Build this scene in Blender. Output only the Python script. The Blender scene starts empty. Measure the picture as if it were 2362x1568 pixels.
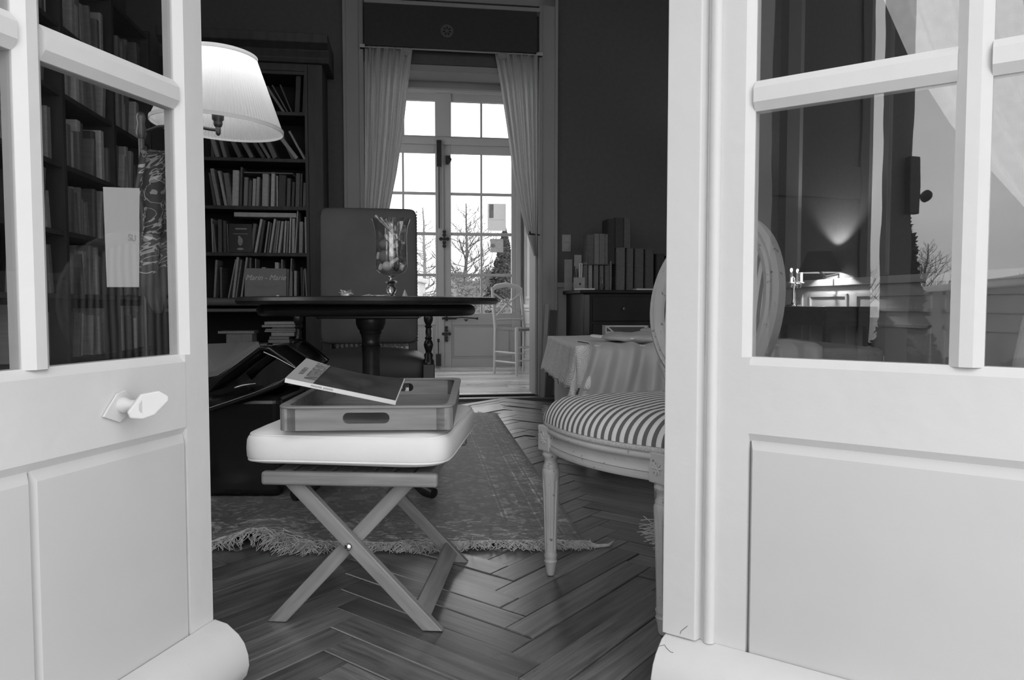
import bpy, bmesh, math, random
from math import sin, cos, pi, radians, atan2, sqrt, hypot
from mathutils import Matrix, Vector, noise
SC = bpy.context.scene
COL = SC.collection
random.seed(7)
# ---------------------------------------------------------------- camera
F, CX, CY = 1700.0, 1181.0, 784.0
PITCH = math.atan(84 / F)
EYE = 0.75
cd = bpy.data.cameras.new('camera'); cam = bpy.data.objects.new('camera', cd); COL.objects.link(cam)
cam.location = (0, 0, EYE); cam.rotation_euler = (pi / 2 - PITCH, 0, 0)
cd.sensor_width = 36; cd.lens = 36 * F / 2362; cd.clip_start = .02; cd.clip_end = 300
SC.camera = cam
# ---------------------------------------------------------------- sky and exposure
SC.view_settings.view_transform = 'Standard'; SC.view_settings.look = 'None'
SC.view_settings.gamma = 1; SC.view_settings.use_curve_mapping = False
SC.view_settings.exposure = 0.0
LAMP_W = 1.8     # watts of the two lit lamps
W = bpy.data.worlds.new('overcast_sky'); SC.world = W; W.use_nodes = True
wn, wl = W.node_tree.nodes, W.node_tree.links
bg = wn['Background']; bg.inputs['Strength'].default_value = 2.8
tc = wn.new('ShaderNodeTexCoord'); mp = wn.new('ShaderNodeMapping'); mp.inputs['Scale'].default_value = (1, 1, 3)
nz = wn.new('ShaderNodeTexNoise'); nz.inputs['Scale'].default_value = 2.2; nz.inputs['Detail'].default_value = 5
rp = wn.new('ShaderNodeValToRGB'); rp.color_ramp.elements[0].position = .3; rp.color_ramp.elements[1].position = .75
rp.color_ramp.elements[0].color = (.78, .78, .78, 1); rp.color_ramp.elements[1].color = (1.15, 1.15, 1.15, 1)
wl.new(tc.outputs['Generated'], mp.inputs[0]); wl.new(mp.outputs[0], nz.inputs[0]); wl.new(nz.outputs[0], rp.inputs[0]); wl.new(rp.outputs[0], bg.inputs[0])
# ---------------------------------------------------------------- frames
TH = radians(8.0); CT, ST = cos(TH), sin(TH)
def rw(a, b, z=0): return Vector((a * CT - b * ST, a * ST + b * CT, z))
def wr(X, Y): return (X * CT + Y * ST, -X * ST + Y * CT)
def ray(px, py):
    x, y = (px - CX) / F, -(py - CY) / F
    return Vector((x, cos(PITCH) + y * sin(PITCH), -sin(PITCH) + y * cos(PITCH)))
def atY(px, py, Y): d = ray(px, py); return Vector((0, 0, EYE)) + d * (Y / d.y)
def atZ(px, py, z): d = ray(px, py); return Vector((0, 0, EYE)) + d * ((z - EYE) / d.z)
def onb(px, py, b):
    d = ray(px, py); da, db = wr(d.x, d.y); t = b / db
    return Vector((da * t, b, EYE + d.z * t))
def ona(px, py, a):
    d = ray(px, py); da, db = wr(d.x, d.y); t = a / da
    return Vector((a, db * t, EYE + d.z * t))
# ---------------------------------------------------------------- mesh builder
class MB:
    def __init__(s): s.v, s.f, s.m, s.uv = [], [], [], None
    def add(s, vs, fs, mi=0):
        o = len(s.v); s.v += [Vector(p) for p in vs]
        s.f += [tuple(i + o for i in f) for f in fs]; s.m += [mi] * len(fs); return s
    def box(s, x0, x1, y0, y1, z0, z1, mi=0):
        return s.add([(x0,y0,z0),(x1,y0,z0),(x1,y1,z0),(x0,y1,z0),(x0,y0,z1),(x1,y0,z1),(x1,y1,z1),(x0,y1,z1)],
                     [(0,3,2,1),(4,5,6,7),(0,1,5,4),(1,2,6,5),(2,3,7,6),(3,0,4,7)], mi)
    def prism(s, poly, y0, y1, mi=0, ax='y'):
        n = len(poly)
        def p(u, w, y): return {'y': (u, y, w), 'z': (u, w, y), 'x': (y, u, w)}[ax]
        vs = [p(u, w, y0) for u, w in poly] + [p(u, w, y1) for u, w in poly]
        fs = [tuple(range(n)), tuple(range(2 * n - 1, n - 1, -1))] + [(i, i + n, (i + 1) % n + n, (i + 1) % n) for i in range(n)]
        return s.add(vs, fs, mi)
    def lathe(s, prof, n=24, c=(0, 0, 0), mi=0, flute=0, fl=None, sx=1, sy=1, cap=True):
        vs, fs = [], []
        for r, z in prof:
            for k in range(n):
                a = 2 * pi * k / n; rr = r
                if flute and fl and fl[0] < z < fl[1]: rr = r * (1 - .13 * max(0, cos(a * flute)) ** .6)
                vs.append((c[0] + rr * cos(a) * sx, c[1] + rr * sin(a) * sy, c[2] + z))
        m = len(prof)
        for i in range(m - 1):
            for k in range(n): fs.append((i*n+k, i*n+(k+1)%n, (i+1)*n+(k+1)%n, (i+1)*n+k))
        if cap and prof[0][0] > 1e-4: fs.append(tuple(range(n - 1, -1, -1)))
        if cap and prof[-1][0] > 1e-4: fs.append(tuple((m - 1) * n + k for k in range(n)))
        return s.add(vs, fs, mi)
    def tube(s, pts, r, n=8, mi=0, closed=False):
        pts = [Vector(p) for p in pts]; m = len(pts); vs, fs = [], []
        rr = r if isinstance(r, (list, tuple)) else [r] * m
        prev = None
        for i, p in enumerate(pts):
            a = pts[i - 1] if (i or closed) else p; b = pts[(i + 1) % m] if (i < m - 1 or closed) else p
            t = (b - a); t = t.normalized() if t.length > 1e-9 else Vector((0, 0, 1))
            if prev is None:
                u = t.orthogonal().normalized()
            else:
                u = prev - t * prev.dot(t); u = u.normalized() if u.length > 1e-6 else t.orthogonal().normalized()
            prev = u; w = t.cross(u)
            for k in range(n):
                an = 2 * pi * k / n; vs.append(p + (u * cos(an) + w * sin(an)) * rr[i])
        for i in range(m if closed else m - 1):
            j = (i + 1) % m
            for k in range(n): fs.append((i*n+k, i*n+(k+1)%n, j*n+(k+1)%n, j*n+k))
        if not closed: fs += [tuple(range(n - 1, -1, -1)), tuple((m - 1) * n + k for k in range(n))]
        return s.add(vs, fs, mi)
    def grid(s, fn, nu, nv, mi=0, wrap=False):
        vs = [fn(i / nu, j / nv) for i in range(nu + 1) for j in range(nv + 1)]
        fs = [(i*(nv+1)+j, (i+1)*(nv+1)+j, (i+1)*(nv+1)+j+1, i*(nv+1)+j+1) for i in range(nu) for j in range(nv)]
        return s.add(vs, fs, mi)
    def sell(s, w, d, h, e1=.4, e2=.3, c=(0, 0, 0), nu=28, nv=16, mi=0, fn=None):
        def sp(v, e): return math.copysign(abs(v) ** e, v)
        vs, fs = [], []
        for j in range(nv + 1):
            ph = -pi / 2 + pi * j / nv
            for i in range(nu):
                th = 2 * pi * i / nu
                p = Vector((w/2*sp(cos(ph), e1)*sp(cos(th), e2), d/2*sp(cos(ph), e1)*sp(sin(th), e2), h/2*sp(sin(ph), e1)))
                if fn: p = fn(p)
                vs.append(p + Vector(c))
        for j in range(nv):
            for i in range(nu): fs.append((j*nu+i, j*nu+(i+1)%nu, (j+1)*nu+(i+1)%nu, (j+1)*nu+i))
        return s.add(vs, fs, mi)
    def xf(s, M, start=0):
        for i in range(start, len(s.v)): s.v[i] = M @ s.v[i]
        return s
    def build(s, name, mt, parent=None, smooth=None, bevel=0, seg=2, solid=0, sub=0, loc=None, rot=None, uvs=None):
        me = bpy.data.meshes.new(name); me.from_pydata([tuple(v) for v in s.v], [], s.f); me.update()
        for q in (mt if isinstance(mt, (list, tuple)) else [mt]): me.materials.append(q)
        if any(s.m): me.polygons.foreach_set('material_index', s.m)
        if uvs:
            l = me.uv_layers.new(name='UVMap')
            for i, lp in enumerate(me.loops): l.data[i].uv = uvs[lp.vertex_index]
        bm = bmesh.new(); bm.from_mesh(me); bmesh.ops.recalc_face_normals(bm, faces=bm.faces); bm.to_mesh(me); bm.free()
        if smooth is not None:
            me.shade_smooth()
            if smooth < 180: me.set_sharp_from_angle(angle=radians(smooth))
        o = bpy.data.objects.new(name, me); COL.objects.link(o)
        if parent: o.parent = parent
        if loc is not None: o.location = loc
        if rot is not None: o.rotation_euler = rot
        if solid: q = o.modifiers.new('solid', 'SOLIDIFY'); q.thickness = solid; q.offset = 0
        if bevel: q = o.modifiers.new('bevel', 'BEVEL'); q.width = bevel; q.segments = seg; q.limit_method = 'ANGLE'; q.angle_limit = radians(35)
        if sub: q = o.modifiers.new('sub', 'SUBSURF'); q.levels = sub; q.render_levels = sub
        return o
def BX(*a): return MB().box(*a)
def empty(name, loc=(0, 0, 0), rz=0, rot=None):
    o = bpy.data.objects.new(name, None); COL.objects.link(o); o.location = loc
    o.rotation_euler = rot if rot else (0, 0, rz); o.empty_display_size = .05; return o
def tag(o, label, cat=None, group=None, kind=None):
    o['label'] = label
    if cat: o['category'] = cat
    if group: o['group'] = group
    if kind: o['kind'] = kind
    return o
def thing(name, label, cat, loc=(0, 0, 0), rz=0, group=None, rot=None): return tag(empty(name, loc, rz, rot), label, cat, group)
def struct(o, label=None):
    o['kind'] = 'structure'
    if label: o['label'] = label
    return o
def copy_tree(o, parent=None):
    c = o.copy(); COL.objects.link(c)
    if parent: c.parent = parent
    for ch in o.children: copy_tree(ch, c)
    return c
def ns(k, n=5, seed=0, amp=1):
    return noise.noise(Vector((k * n, seed * 7.3, seed))) * amp
# ---------------------------------------------------------------- materials (all grey: the photograph is black and white)
def lin(t): t /= 255; return t / 12.92 if t < .04045 else ((t + .055) / 1.055) ** 2.4
def mat(name, v, rough=.6, metal=0, spec=.5, var=0, scale=8, stretch=(1, 1, 1), coord='Object', bump=0, bscale=None, dist=.01,
        rand=0, sheen=0, coat=0, detail=4, rvar=0, specks=0):
    m = bpy.data.materials.new(name); m.use_nodes = True; N, L = m.node_tree.nodes, m.node_tree.links
    p = N['Principled BSDF']; p.inputs['Roughness'].default_value = rough; p.inputs['Metallic'].default_value = metal
    p.inputs['Specular IOR Level'].default_value = spec; p.inputs['Base Color'].default_value = (v, v, v, 1)
    if sheen: p.inputs['Sheen Weight'].default_value = sheen
    if coat: p.inputs['Coat Weight'].default_value = coat; p.inputs['Coat Roughness'].default_value = .15
    if var or bump or rand or rvar or specks:
        t = N.new('ShaderNodeTexCoord'); mp = N.new('ShaderNodeMapping'); mp.inputs['Scale'].default_value = stretch
        L.new(t.outputs[coord], mp.inputs[0])
        if rand:
            oi = N.new('ShaderNodeObjectInfo'); L.new(oi.outputs['Random'], mp.inputs['Location'])
            mu = N.new('ShaderNodeMath'); mu.operation = 'MULTIPLY'; mu.inputs[1].default_value = 37; L.new(oi.outputs['Random'], mu.inputs[0]); L.new(mu.outputs[0], mp.inputs['Location'])
        n = N.new('ShaderNodeTexNoise'); n.inputs['Scale'].default_value = scale; n.inputs['Detail'].default_value = detail; L.new(mp.outputs[0], n.inputs[0])
        if var:
            r = N.new('ShaderNodeMapRange'); r.inputs['From Min'].default_value = .25; r.inputs['From Max'].default_value = .75
            r.inputs['To Min'].default_value = v * (1 - var); r.inputs['To Max'].default_value = v * (1 + var); L.new(n.outputs[0], r.inputs[0]); out = r.outputs[0]
            if specks:
                vn = N.new('ShaderNodeTexVoronoi'); vn.inputs['Scale'].default_value = specks; L.new(t.outputs[coord], vn.inputs[0])
                lt = N.new('ShaderNodeMath'); lt.operation = 'GREATER_THAN'; lt.inputs[1].default_value = .018; L.new(vn.outputs['Distance'], lt.inputs[0])
                mx = N.new('ShaderNodeMapRange'); mx.inputs['To Min'].default_value = .35; L.new(lt.outputs[0], mx.inputs[0])
                m2 = N.new('ShaderNodeMath'); m2.operation = 'MULTIPLY'; L.new(out, m2.inputs[0]); L.new(mx.outputs[0], m2.inputs[1]); out = m2.outputs[0]
            if rand:
                r2 = N.new('ShaderNodeMapRange'); r2.inputs['To Min'].default_value = 1 - rand; r2.inputs['To Max'].default_value = 1 + rand; L.new(oi.outputs['Random'], r2.inputs[0])
                m3 = N.new('ShaderNodeMath'); m3.operation = 'MULTIPLY'; L.new(out, m3.inputs[0]); L.new(r2.outputs[0], m3.inputs[1]); out = m3.outputs[0]
            cc = N.new('ShaderNodeCombineColor'); [L.new(out, cc.inputs[i]) for i in range(3)]; L.new(cc.outputs[0], p.inputs['Base Color'])
        if rvar:
            r = N.new('ShaderNodeMapRange'); r.inputs['To Min'].default_value = max(.02, rough - rvar); r.inputs['To Max'].default_value = min(1, rough + rvar); L.new(n.outputs[0], r.inputs[0]); L.new(r.outputs[0], p.inputs['Roughness'])
        if bump:
            b = N.new('ShaderNodeBump'); b.inputs['Strength'].default_value = bump; b.inputs['Distance'].default_value = dist
            if bscale:
                n2 = N.new('ShaderNodeTexNoise'); n2.inputs['Scale'].default_value = bscale; n2.inputs['Detail'].default_value = 3; L.new(mp.outputs[0], n2.inputs[0]); L.new(n2.outputs[0], b.inputs['Height'])
            else: L.new(n.outputs[0], b.inputs['Height'])
            L.new(b.outputs[0], p.inputs['Normal'])
    return m
def G(N, op, a, b=None, L=None, c=None):
    x = N.new('ShaderNodeMath'); x.operation = op
    for i, q in enumerate((a, b, c)):
        if q is None: continue
        if isinstance(q, (int, float)): x.inputs[i].default_value = q
        else: L.new(q, x.inputs[i])
    return x.outputs[0]
def glass(name, ior=1.5, extra=0.0, tint=.95, wav=0, rough=0):
    m = bpy.data.materials.new(name); m.use_nodes = True; N, L = m.node_tree.nodes, m.node_tree.links
    for q in list(N):
        if q.type != 'OUTPUT_MATERIAL': N.remove(q)
    out = [q for q in N if q.type == 'OUTPUT_MATERIAL'][0]
    tr = N.new('ShaderNodeBsdfTransparent'); tr.inputs[0].default_value = (tint, tint, tint, 1)
    gl = N.new('ShaderNodeBsdfGlossy'); gl.inputs['Roughness'].default_value = rough
    fr = N.new('ShaderNodeLayerWeight'); fr.inputs[0].default_value = .5; r0 = ((ior - 1)/(ior + 1))**2     # Schlick on either face
    mx = N.new('ShaderNodeMixShader'); L.new(G(N, 'ADD', G(N, 'MULTIPLY', G(N, 'POWER', fr.outputs['Facing'], 5, L), .96, L), r0 + extra, L), mx.inputs[0]); L.new(tr.outputs[0], mx.inputs[1]); L.new(gl.outputs[0], mx.inputs[2]); L.new(mx.outputs[0], out.inputs[0])
    if wav:
        t = N.new('ShaderNodeTexCoord'); n = N.new('ShaderNodeTexNoise'); n.inputs['Scale'].default_value = 9; n.inputs['Detail'].default_value = 1
        b = N.new('ShaderNodeBump'); b.inputs['Strength'].default_value = wav; b.inputs['Distance'].default_value = .01; L.new(t.outputs['Object'], n.inputs[0]); L.new(n.outputs[0], b.inputs['Height']); L.new(b.outputs[0], gl.inputs['Normal'])
    return m
def cloth(name, v, trans=.3, see=0, rough=.9):
    m = mat(name, v, rough, var=.12, scale=60, bump=.25, bscale=300, dist=.002); N, L = m.node_tree.nodes, m.node_tree.links
    p = N['Principled BSDF']; out = [q for q in N if q.type == 'OUTPUT_MATERIAL'][0]
    t = N.new('ShaderNodeBsdfTranslucent'); t.inputs[0].default_value = (v, v, v, 1); mx = N.new('ShaderNodeMixShader'); mx.inputs[0].default_value = trans
    L.new(p.outputs[0], mx.inputs[1]); L.new(t.outputs[0], mx.inputs[2]); L.new(mx.outputs[0], out.inputs[0]); return m
def emit(name, v, s):
    m = bpy.data.materials.new(name); m.use_nodes = True; p = m.node_tree.nodes['Principled BSDF']
    p.inputs['Base Color'].default_value = (v, v, v, 1); p.inputs['Emission Color'].default_value = (1, 1, 1, 1); p.inputs['Emission Strength'].default_value = s; return m
M = {}
M['white'] = mat('white_gloss_paint', .60, .42, var=.03, scale=5, bump=.35, bscale=26, dist=.0035, spec=.4)
M['white2'] = mat('white_panel_paint', .53, .55, var=.03, scale=5, bump=.15, bscale=12, dist=.003)
M['casing'] = mat('old_cream_paint', .36, .6, var=.05, scale=3, bump=.1, bscale=15, dist=.003)
M['wall'] = mat('dark_wall_fabric', .13, .95, var=.06, scale=30, bump=.2, bscale=200, dist=.001, spec=.2)
M['ceil'] = mat('ceiling_plaster', .55, .9, var=.04, scale=4)
M['wain'] = mat('cream_wainscot_paint', .58, .5, var=.03, scale=4, bump=.1, bscale=15, dist=.002)
M['glass'] = glass('old_window_glass', 1.52, .035, .96, wav=.02)
M['clear'] = glass('clear_window_glass', 1.45, 0, .98)
M['crystal'] = glass('thin_clear_glass', 1.6, .05, .95)
def solidglass():
    m = bpy.data.materials.new('solid_clear_glass'); m.use_nodes = True; p = m.node_tree.nodes['Principled BSDF']; p.inputs['Base Color'].default_value = (1, 1, 1, 1)
    p.inputs['Transmission Weight'].default_value = 1; p.inputs['Roughness'].default_value = .02; p.inputs['IOR'].default_value = 1.5; return m
M['solidglass'] = solidglass()
M['teak'] = mat('oiled_teak', .21, .5, var=.28, scale=6, stretch=(1, 9, 9), bump=.15, dist=.002, detail=8)
M['teak_up'] = mat('oiled_teak_upright', .21, .5, var=.28, scale=6, stretch=(9, 9, 1), bump=.15, dist=.002, detail=8)
M['dark'] = mat('dark_polished_walnut', .024, .32, var=.5, scale=5, stretch=(1, 6, 6), spec=.5, bump=.05, detail=6)
M['black'] = mat('black_turned_oak', .02, .28, var=.3, scale=8, spec=.6)
M['case'] = mat('dark_bookcase_wood', .045, .55, var=.35, scale=4, stretch=(6, 6, 1), detail=6)
M['casein'] = mat('bookcase_inside_wood', .02, .8)
M['leather'] = mat('dark_grey_leather', .07, .5, var=.2, scale=5, bump=.15, bscale=120, dist=.001)
M['iron'] = mat('black_wrought_iron', .03, .5, metal=.3, var=.2, scale=20)
M['chrome'] = mat('polished_steel', .7, .12, metal=1)
M['brass'] = mat('brushed_lamp_metal', .12, .35, metal=.7)
M['cream'] = mat('cream_cushion_cotton', .71, .95, var=.025, scale=7, bump=.3, bscale=14, dist=.006, spec=.2)
M['paper'] = mat('white_paper', .75, .8)
M['paper2'] = mat('grey_printed_paper', .35, .7, var=.3, scale=12)
M['ink'] = mat('printed_ink', .12, .7)
M['inkw'] = mat('white_lettering', .9, .7)
M['shine'] = mat('glossy_black_leather', .012, .15, spec=.6)
M['grey'] = mat('mid_grey_fabric', .28, .9, var=.1, scale=20, bump=.2, bscale=150, dist=.002)
M['stone'] = mat('pale_stone', .55, .9, var=.15, scale=6, bump=.2)
M['facade'] = mat('rendered_facade', .5, .9, var=.08, scale=5, bump=.2)
M['radi'] = mat('painted_radiator', .35, .5)
M['curtain'] = cloth('sheer_curtain_linen', .72, .6, see=.14)
M['curtainw'] = cloth('white_voile', .85, .4)
M['crochet'] = None
# chair paint: distressed grey-white
def distress():
    m = mat('distressed_grey_paint', .42, .55, var=.12, scale=9, bump=.2, bscale=60, dist=.002); N, L = m.node_tree.nodes, m.node_tree.links
    p = N['Principled BSDF']; src = p.inputs['Base Color'].links[0].from_socket
    t = N.new('ShaderNodeTexCoord'); n = N.new('ShaderNodeTexNoise'); n.inputs['Scale'].default_value = 55; n.inputs['Detail'].default_value = 8; L.new(t.outputs['Object'], n.inputs[0])
    g = N.new('ShaderNodeMapRange'); g.inputs['From Min'].default_value = .64; g.inputs['From Max'].default_value = .70; g.inputs['To Min'].default_value = 1; g.inputs['To Max'].default_value = .35; L.new(n.outputs[0], g.inputs[0])
    mx = N.new('ShaderNodeMix'); mx.data_type = 'RGBA'; mx.blend_type = 'MULTIPLY'; mx.inputs[0].default_value = 1
    L.new(src, mx.inputs[6]); L.new(g.outputs[0], mx.inputs[7]); L.new(mx.outputs[2], p.inputs['Base Color']); return m
M['chair'] = distress()
def stripe(name, period, lo, hi, axis='X', duty=.47):
    m = mat(name, hi, .85, bump=.2, bscale=300, dist=.001); N, L = m.node_tree.nodes, m.node_tree.links; p = N['Principled BSDF']
    t = N.new('ShaderNodeTexCoord'); sp = N.new('ShaderNodeSeparateXYZ'); L.new(t.outputs['Object'], sp.inputs[0])
    fr = G(N, 'FRACT', G(N, 'MULTIPLY', sp.outputs[axis], 1 / period, L), None, L)
    a = G(N, 'LESS_THAN', fr, duty, L)
    th = G(N, 'LESS_THAN', G(N, 'ABSOLUTE', G(N, 'SUBTRACT', fr, .58, L), None, L), .018, L)
    v = G(N, 'SUBTRACT', G(N, 'SUBTRACT', hi, G(N, 'MULTIPLY', a, hi - lo, L), L), G(N, 'MULTIPLY', th, hi * .25, L), L)
    cc = N.new('ShaderNodeCombineColor'); [L.new(v, cc.inputs[i]) for i in range(3)]; L.new(cc.outputs[0], p.inputs['Base Color']); return m
M['stripe'] = stripe('striped_upholstery', .0225, .11, .64)
# books: one material, tone from the object's own colour
bm_ = bpy.data.materials.new('book_cover'); bm_.use_nodes = True; N, L = bm_.node_tree.nodes, bm_.node_tree.links; p = N['Principled BSDF']; p.inputs['Roughness'].default_value = .6
oi = N.new('ShaderNodeObjectInfo'); t = N.new('ShaderNodeTexCoord'); mpn = N.new('ShaderNodeMapping'); mpn.inputs['Scale'].default_value = (.6, .1, 5); L.new(t.outputs['Object'], mpn.inputs[0]); L.new(oi.outputs['Random'], mpn.inputs['Location'])
n = N.new('ShaderNodeTexNoise'); n.inputs['Scale'].default_value = 3; n.inputs['Detail'].default_value = 3; L.new(mpn.outputs[0], n.inputs[0])
g = N.new('ShaderNodeMapRange'); g.inputs['From Min'].default_value = .3; g.inputs['From Max'].default_value = .7; g.inputs['To Min'].default_value = .86; g.inputs['To Max'].default_value = 1.08; L.new(n.outputs[0], g.inputs[0])
mx = N.new('ShaderNodeMix'); mx.data_type = 'RGBA'; mx.blend_type = 'MULTIPLY'; mx.inputs[0].default_value = 1; L.new(oi.outputs['Color'], mx.inputs[6]); L.new(g.outputs[0], mx.inputs[7]); L.new(mx.outputs[2], p.inputs['Base Color'])
M['book'] = bm_
M['pages'] = mat('book_pages', .45, .9, var=.15, scale=40, stretch=(1, 1, 8))
# parquet: tone per object or per island, grain along the plank from UVs
def parquet(name, v, rough):
    m = bpy.data.materials.new(name); m.use_nodes = True; N, L = m.node_tree.nodes, m.node_tree.links; p = N['Principled BSDF']
    uv = N.new('ShaderNodeUVMap'); oi = N.new('ShaderNodeObjectInfo'); ge = N.new('ShaderNodeNewGeometry')
    rnd = G(N, 'FRACT', G(N, 'ADD', oi.outputs['Random'], ge.outputs['Random Per Island'], L), None, L)
    cb = N.new('ShaderNodeCombineXYZ'); [L.new(G(N, 'MULTIPLY', rnd, 40 + 9 * i, L), cb.inputs[i]) for i in range(3)]
    mp = N.new('ShaderNodeMapping'); mp.inputs['Scale'].default_value = (2.2, 34, 1); L.new(uv.outputs[0], mp.inputs[0]); L.new(cb.outputs[0], mp.inputs['Location'])
    n = N.new('ShaderNodeTexNoise'); n.inputs['Scale'].default_value = 1.6; n.inputs['Detail'].default_value = 9; n.inputs['Roughness'].default_value = .65; n.inputs['Distortion'].default_value = .6; L.new(mp.outputs[0], n.inputs[0])
    mp2 = N.new('ShaderNodeMapping'); mp2.inputs['Scale'].default_value = (5, 9, 1); L.new(uv.outputs[0], mp2.inputs[0]); L.new(cb.outputs[0], mp2.inputs['Location'])
    n2 = N.new('ShaderNodeTexNoise'); n2.inputs['Scale'].default_value = 1; n2.inputs['Detail'].default_value = 4; L.new(mp2.outputs[0], n2.inputs[0])
    g1 = N.new('ShaderNodeMapRange'); g1.inputs['From Min'].default_value = .3; g1.inputs['From Max'].default_value = .7; g1.inputs['To Min'].default_value = .42; g1.inputs['To Max'].default_value = 1.55; L.new(n.outputs[0], g1.inputs[0])
    g2 = N.new('ShaderNodeMapRange'); g2.inputs['To Min'].default_value = .6; g2.inputs['To Max'].default_value = 1.5; L.new(n2.outputs[0], g2.inputs[0])
    g3 = N.new('ShaderNodeMapRange'); g3.inputs['To Min'].default_value = .62; g3.inputs['To Max'].default_value = 1.45; L.new(rnd, g3.inputs[0])
    val = G(N, 'MULTIPLY', G(N, 'MULTIPLY', G(N, 'MULTIPLY', g1.outputs[0], g2.outputs[0], L), g3.outputs[0], L), v, L)
    cc = N.new('ShaderNodeCombineColor'); [L.new(val, cc.inputs[i]) for i in range(3)]; L.new(cc.outputs[0], p.inputs['Base Color'])
    p.inputs['Coat Weight'].default_value = .6; p.inputs['Coat Roughness'].default_value = .22
    rr = G(N, 'ADD', G(N, 'MULTIPLY', n2.outputs[0], .34, L), rough - .06, L); L.new(rr, p.inputs['Roughness'])
    b = N.new('ShaderNodeBump'); b.inputs['Strength'].default_value = .3; b.inputs['Distance'].default_value = .001; n3 = N.new('ShaderNodeTexNoise'); n3.inputs['Scale'].default_value = 1.6; n3.inputs['Detail'].default_value = 1.5; L.new(mp.outputs[0], n3.inputs[0])
    L.new(G(N, 'ADD', G(N, 'MULTIPLY', n2.outputs[0], 1.2, L), G(N, 'MULTIPLY', n3.outputs[0], .5, L), L), b.inputs['Height']); L.new(b.outputs[0], p.inputs['Normal'])
    return m
M['parquet'] = parquet('old_oak_parquet', .10, .24)
M['boards'] = parquet('passage_floorboards', .62, .22)
def rugmat():
    m = bpy.data.materials.new('oriental_rug_pile'); m.use_nodes = True; N, L = m.node_tree.nodes, m.node_tree.links; p = N['Principled BSDF']; p.inputs['Roughness'].default_value = .55
    p.inputs['Specular IOR Level'].default_value = .6; p.inputs['Sheen Weight'].default_value = .35; p.inputs['Sheen Roughness'].default_value = .4
    uv = N.new('ShaderNodeUVMap'); sp = N.new('ShaderNodeSeparateXYZ'); L.new(uv.outputs[0], sp.inputs[0])   # uv in metres, origin at the near right corner, u to the left, v away
    dx = sp.outputs['X']; dy = sp.outputs['Y']; d = G(N, 'MINIMUM', dx, dy, L)
    # jitter for weave
    n = N.new('ShaderNodeTexNoise'); mp = N.new('ShaderNodeMapping'); mp.inputs['Scale'].default_value = (60, 160, 1); L.new(uv.outputs[0], mp.inputs[0]); L.new(mp.outputs[0], n.inputs[0]); n.inputs['Scale'].default_value = 1; n.inputs['Detail'].default_value = 3
    dj = G(N, 'ADD', d, G(N, 'MULTIPLY', G(N, 'SUBTRACT', n.outputs[0], .5, L), .006, L), L)
    cr = N.new('ShaderNodeValToRGB'); cr.color_ramp.interpolation = 'CONSTANT'; L.new(G(N, 'MULTIPLY', dj, 2, L), cr.inputs[0])
    e = cr.color_ramp.elements; e[0].color = (.035,) * 3 + (1,); e[1].position = .02; e[1].color = (.12,) * 3 + (1,)
    for pos, v in ((.10, .20), (.113, .05), (.128, .20), (.141, .09), (.19, .06), (.215, .19), (.228, .07), (.30, .10), (.42, .19), (.433, .06), (.45, .2), (.463, .07), (.54, .045)):
        q = e.new(pos); q.color = (v, v, v, 1)
    # motifs
    vo = N.new('ShaderNodeTexVoronoi'); vo.feature = 'DISTANCE_TO_EDGE'; vo.inputs['Scale'].default_value = 11; L.new(uv.outputs[0], vo.inputs[0])
    vo2 = N.new('ShaderNodeTexVoronoi'); vo2.inputs['Scale'].default_value = 26; L.new(uv.outputs[0], vo2.inputs[0])
    mo = G(N, 'MULTIPLY', G(N, 'LESS_THAN', vo.outputs['Distance'], .07, L), 1.0, L); mo2 = G(N, 'LESS_THAN', vo2.outputs['Distance'], .26, L)
    wv = N.new('ShaderNodeTexNoise'); wv.inputs['Scale'].default_value = 9; wv.inputs['Detail'].default_value = 6; wv.inputs['Distortion'].default_value = 2.5; L.new(uv.outputs[0], wv.inputs[0])
    mo3 = G(N, 'GREATER_THAN', wv.outputs[0], .56, L)
    k = G(N, 'ADD', G(N, 'ADD', .6, G(N, 'MULTIPLY', mo2, 1.0, L), L), G(N, 'ADD', G(N, 'MULTIPLY', mo3, 1.3, L), G(N, 'MULTIPLY', mo, -.35, L), L), L)
    g = N.new('ShaderNodeMapRange'); g.inputs['From Min'].default_value = .3; g.inputs['From Max'].default_value = .7; g.inputs['To Min'].default_value = .25; g.inputs['To Max'].default_value = 1.95; L.new(n.outputs[0], g.inputs[0])
    bw = N.new('ShaderNodeSeparateColor'); L.new(cr.outputs[0], bw.inputs[0])
    v = G(N, 'MULTIPLY', G(N, 'MULTIPLY', G(N, 'MULTIPLY', bw.outputs[0], 1.35, L), k, L), g.outputs[0], L)
    cc = N.new('ShaderNodeCombineColor'); [L.new(v, cc.inputs[i]) for i in range(3)]; L.new(cc.outputs[0], p.inputs['Base Color'])
    b = N.new('ShaderNodeBump'); b.inputs['Strength'].default_value = .8; b.inputs['Distance'].default_value = .003; L.new(n.outputs[0], b.inputs['Height']); L.new(b.outputs[0], p.inputs['Normal'])
    return m
M['rug'] = rugmat()
M['fringe'] = mat('rug_fringe_wool', .62, .95, var=.3, scale=50)
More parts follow.
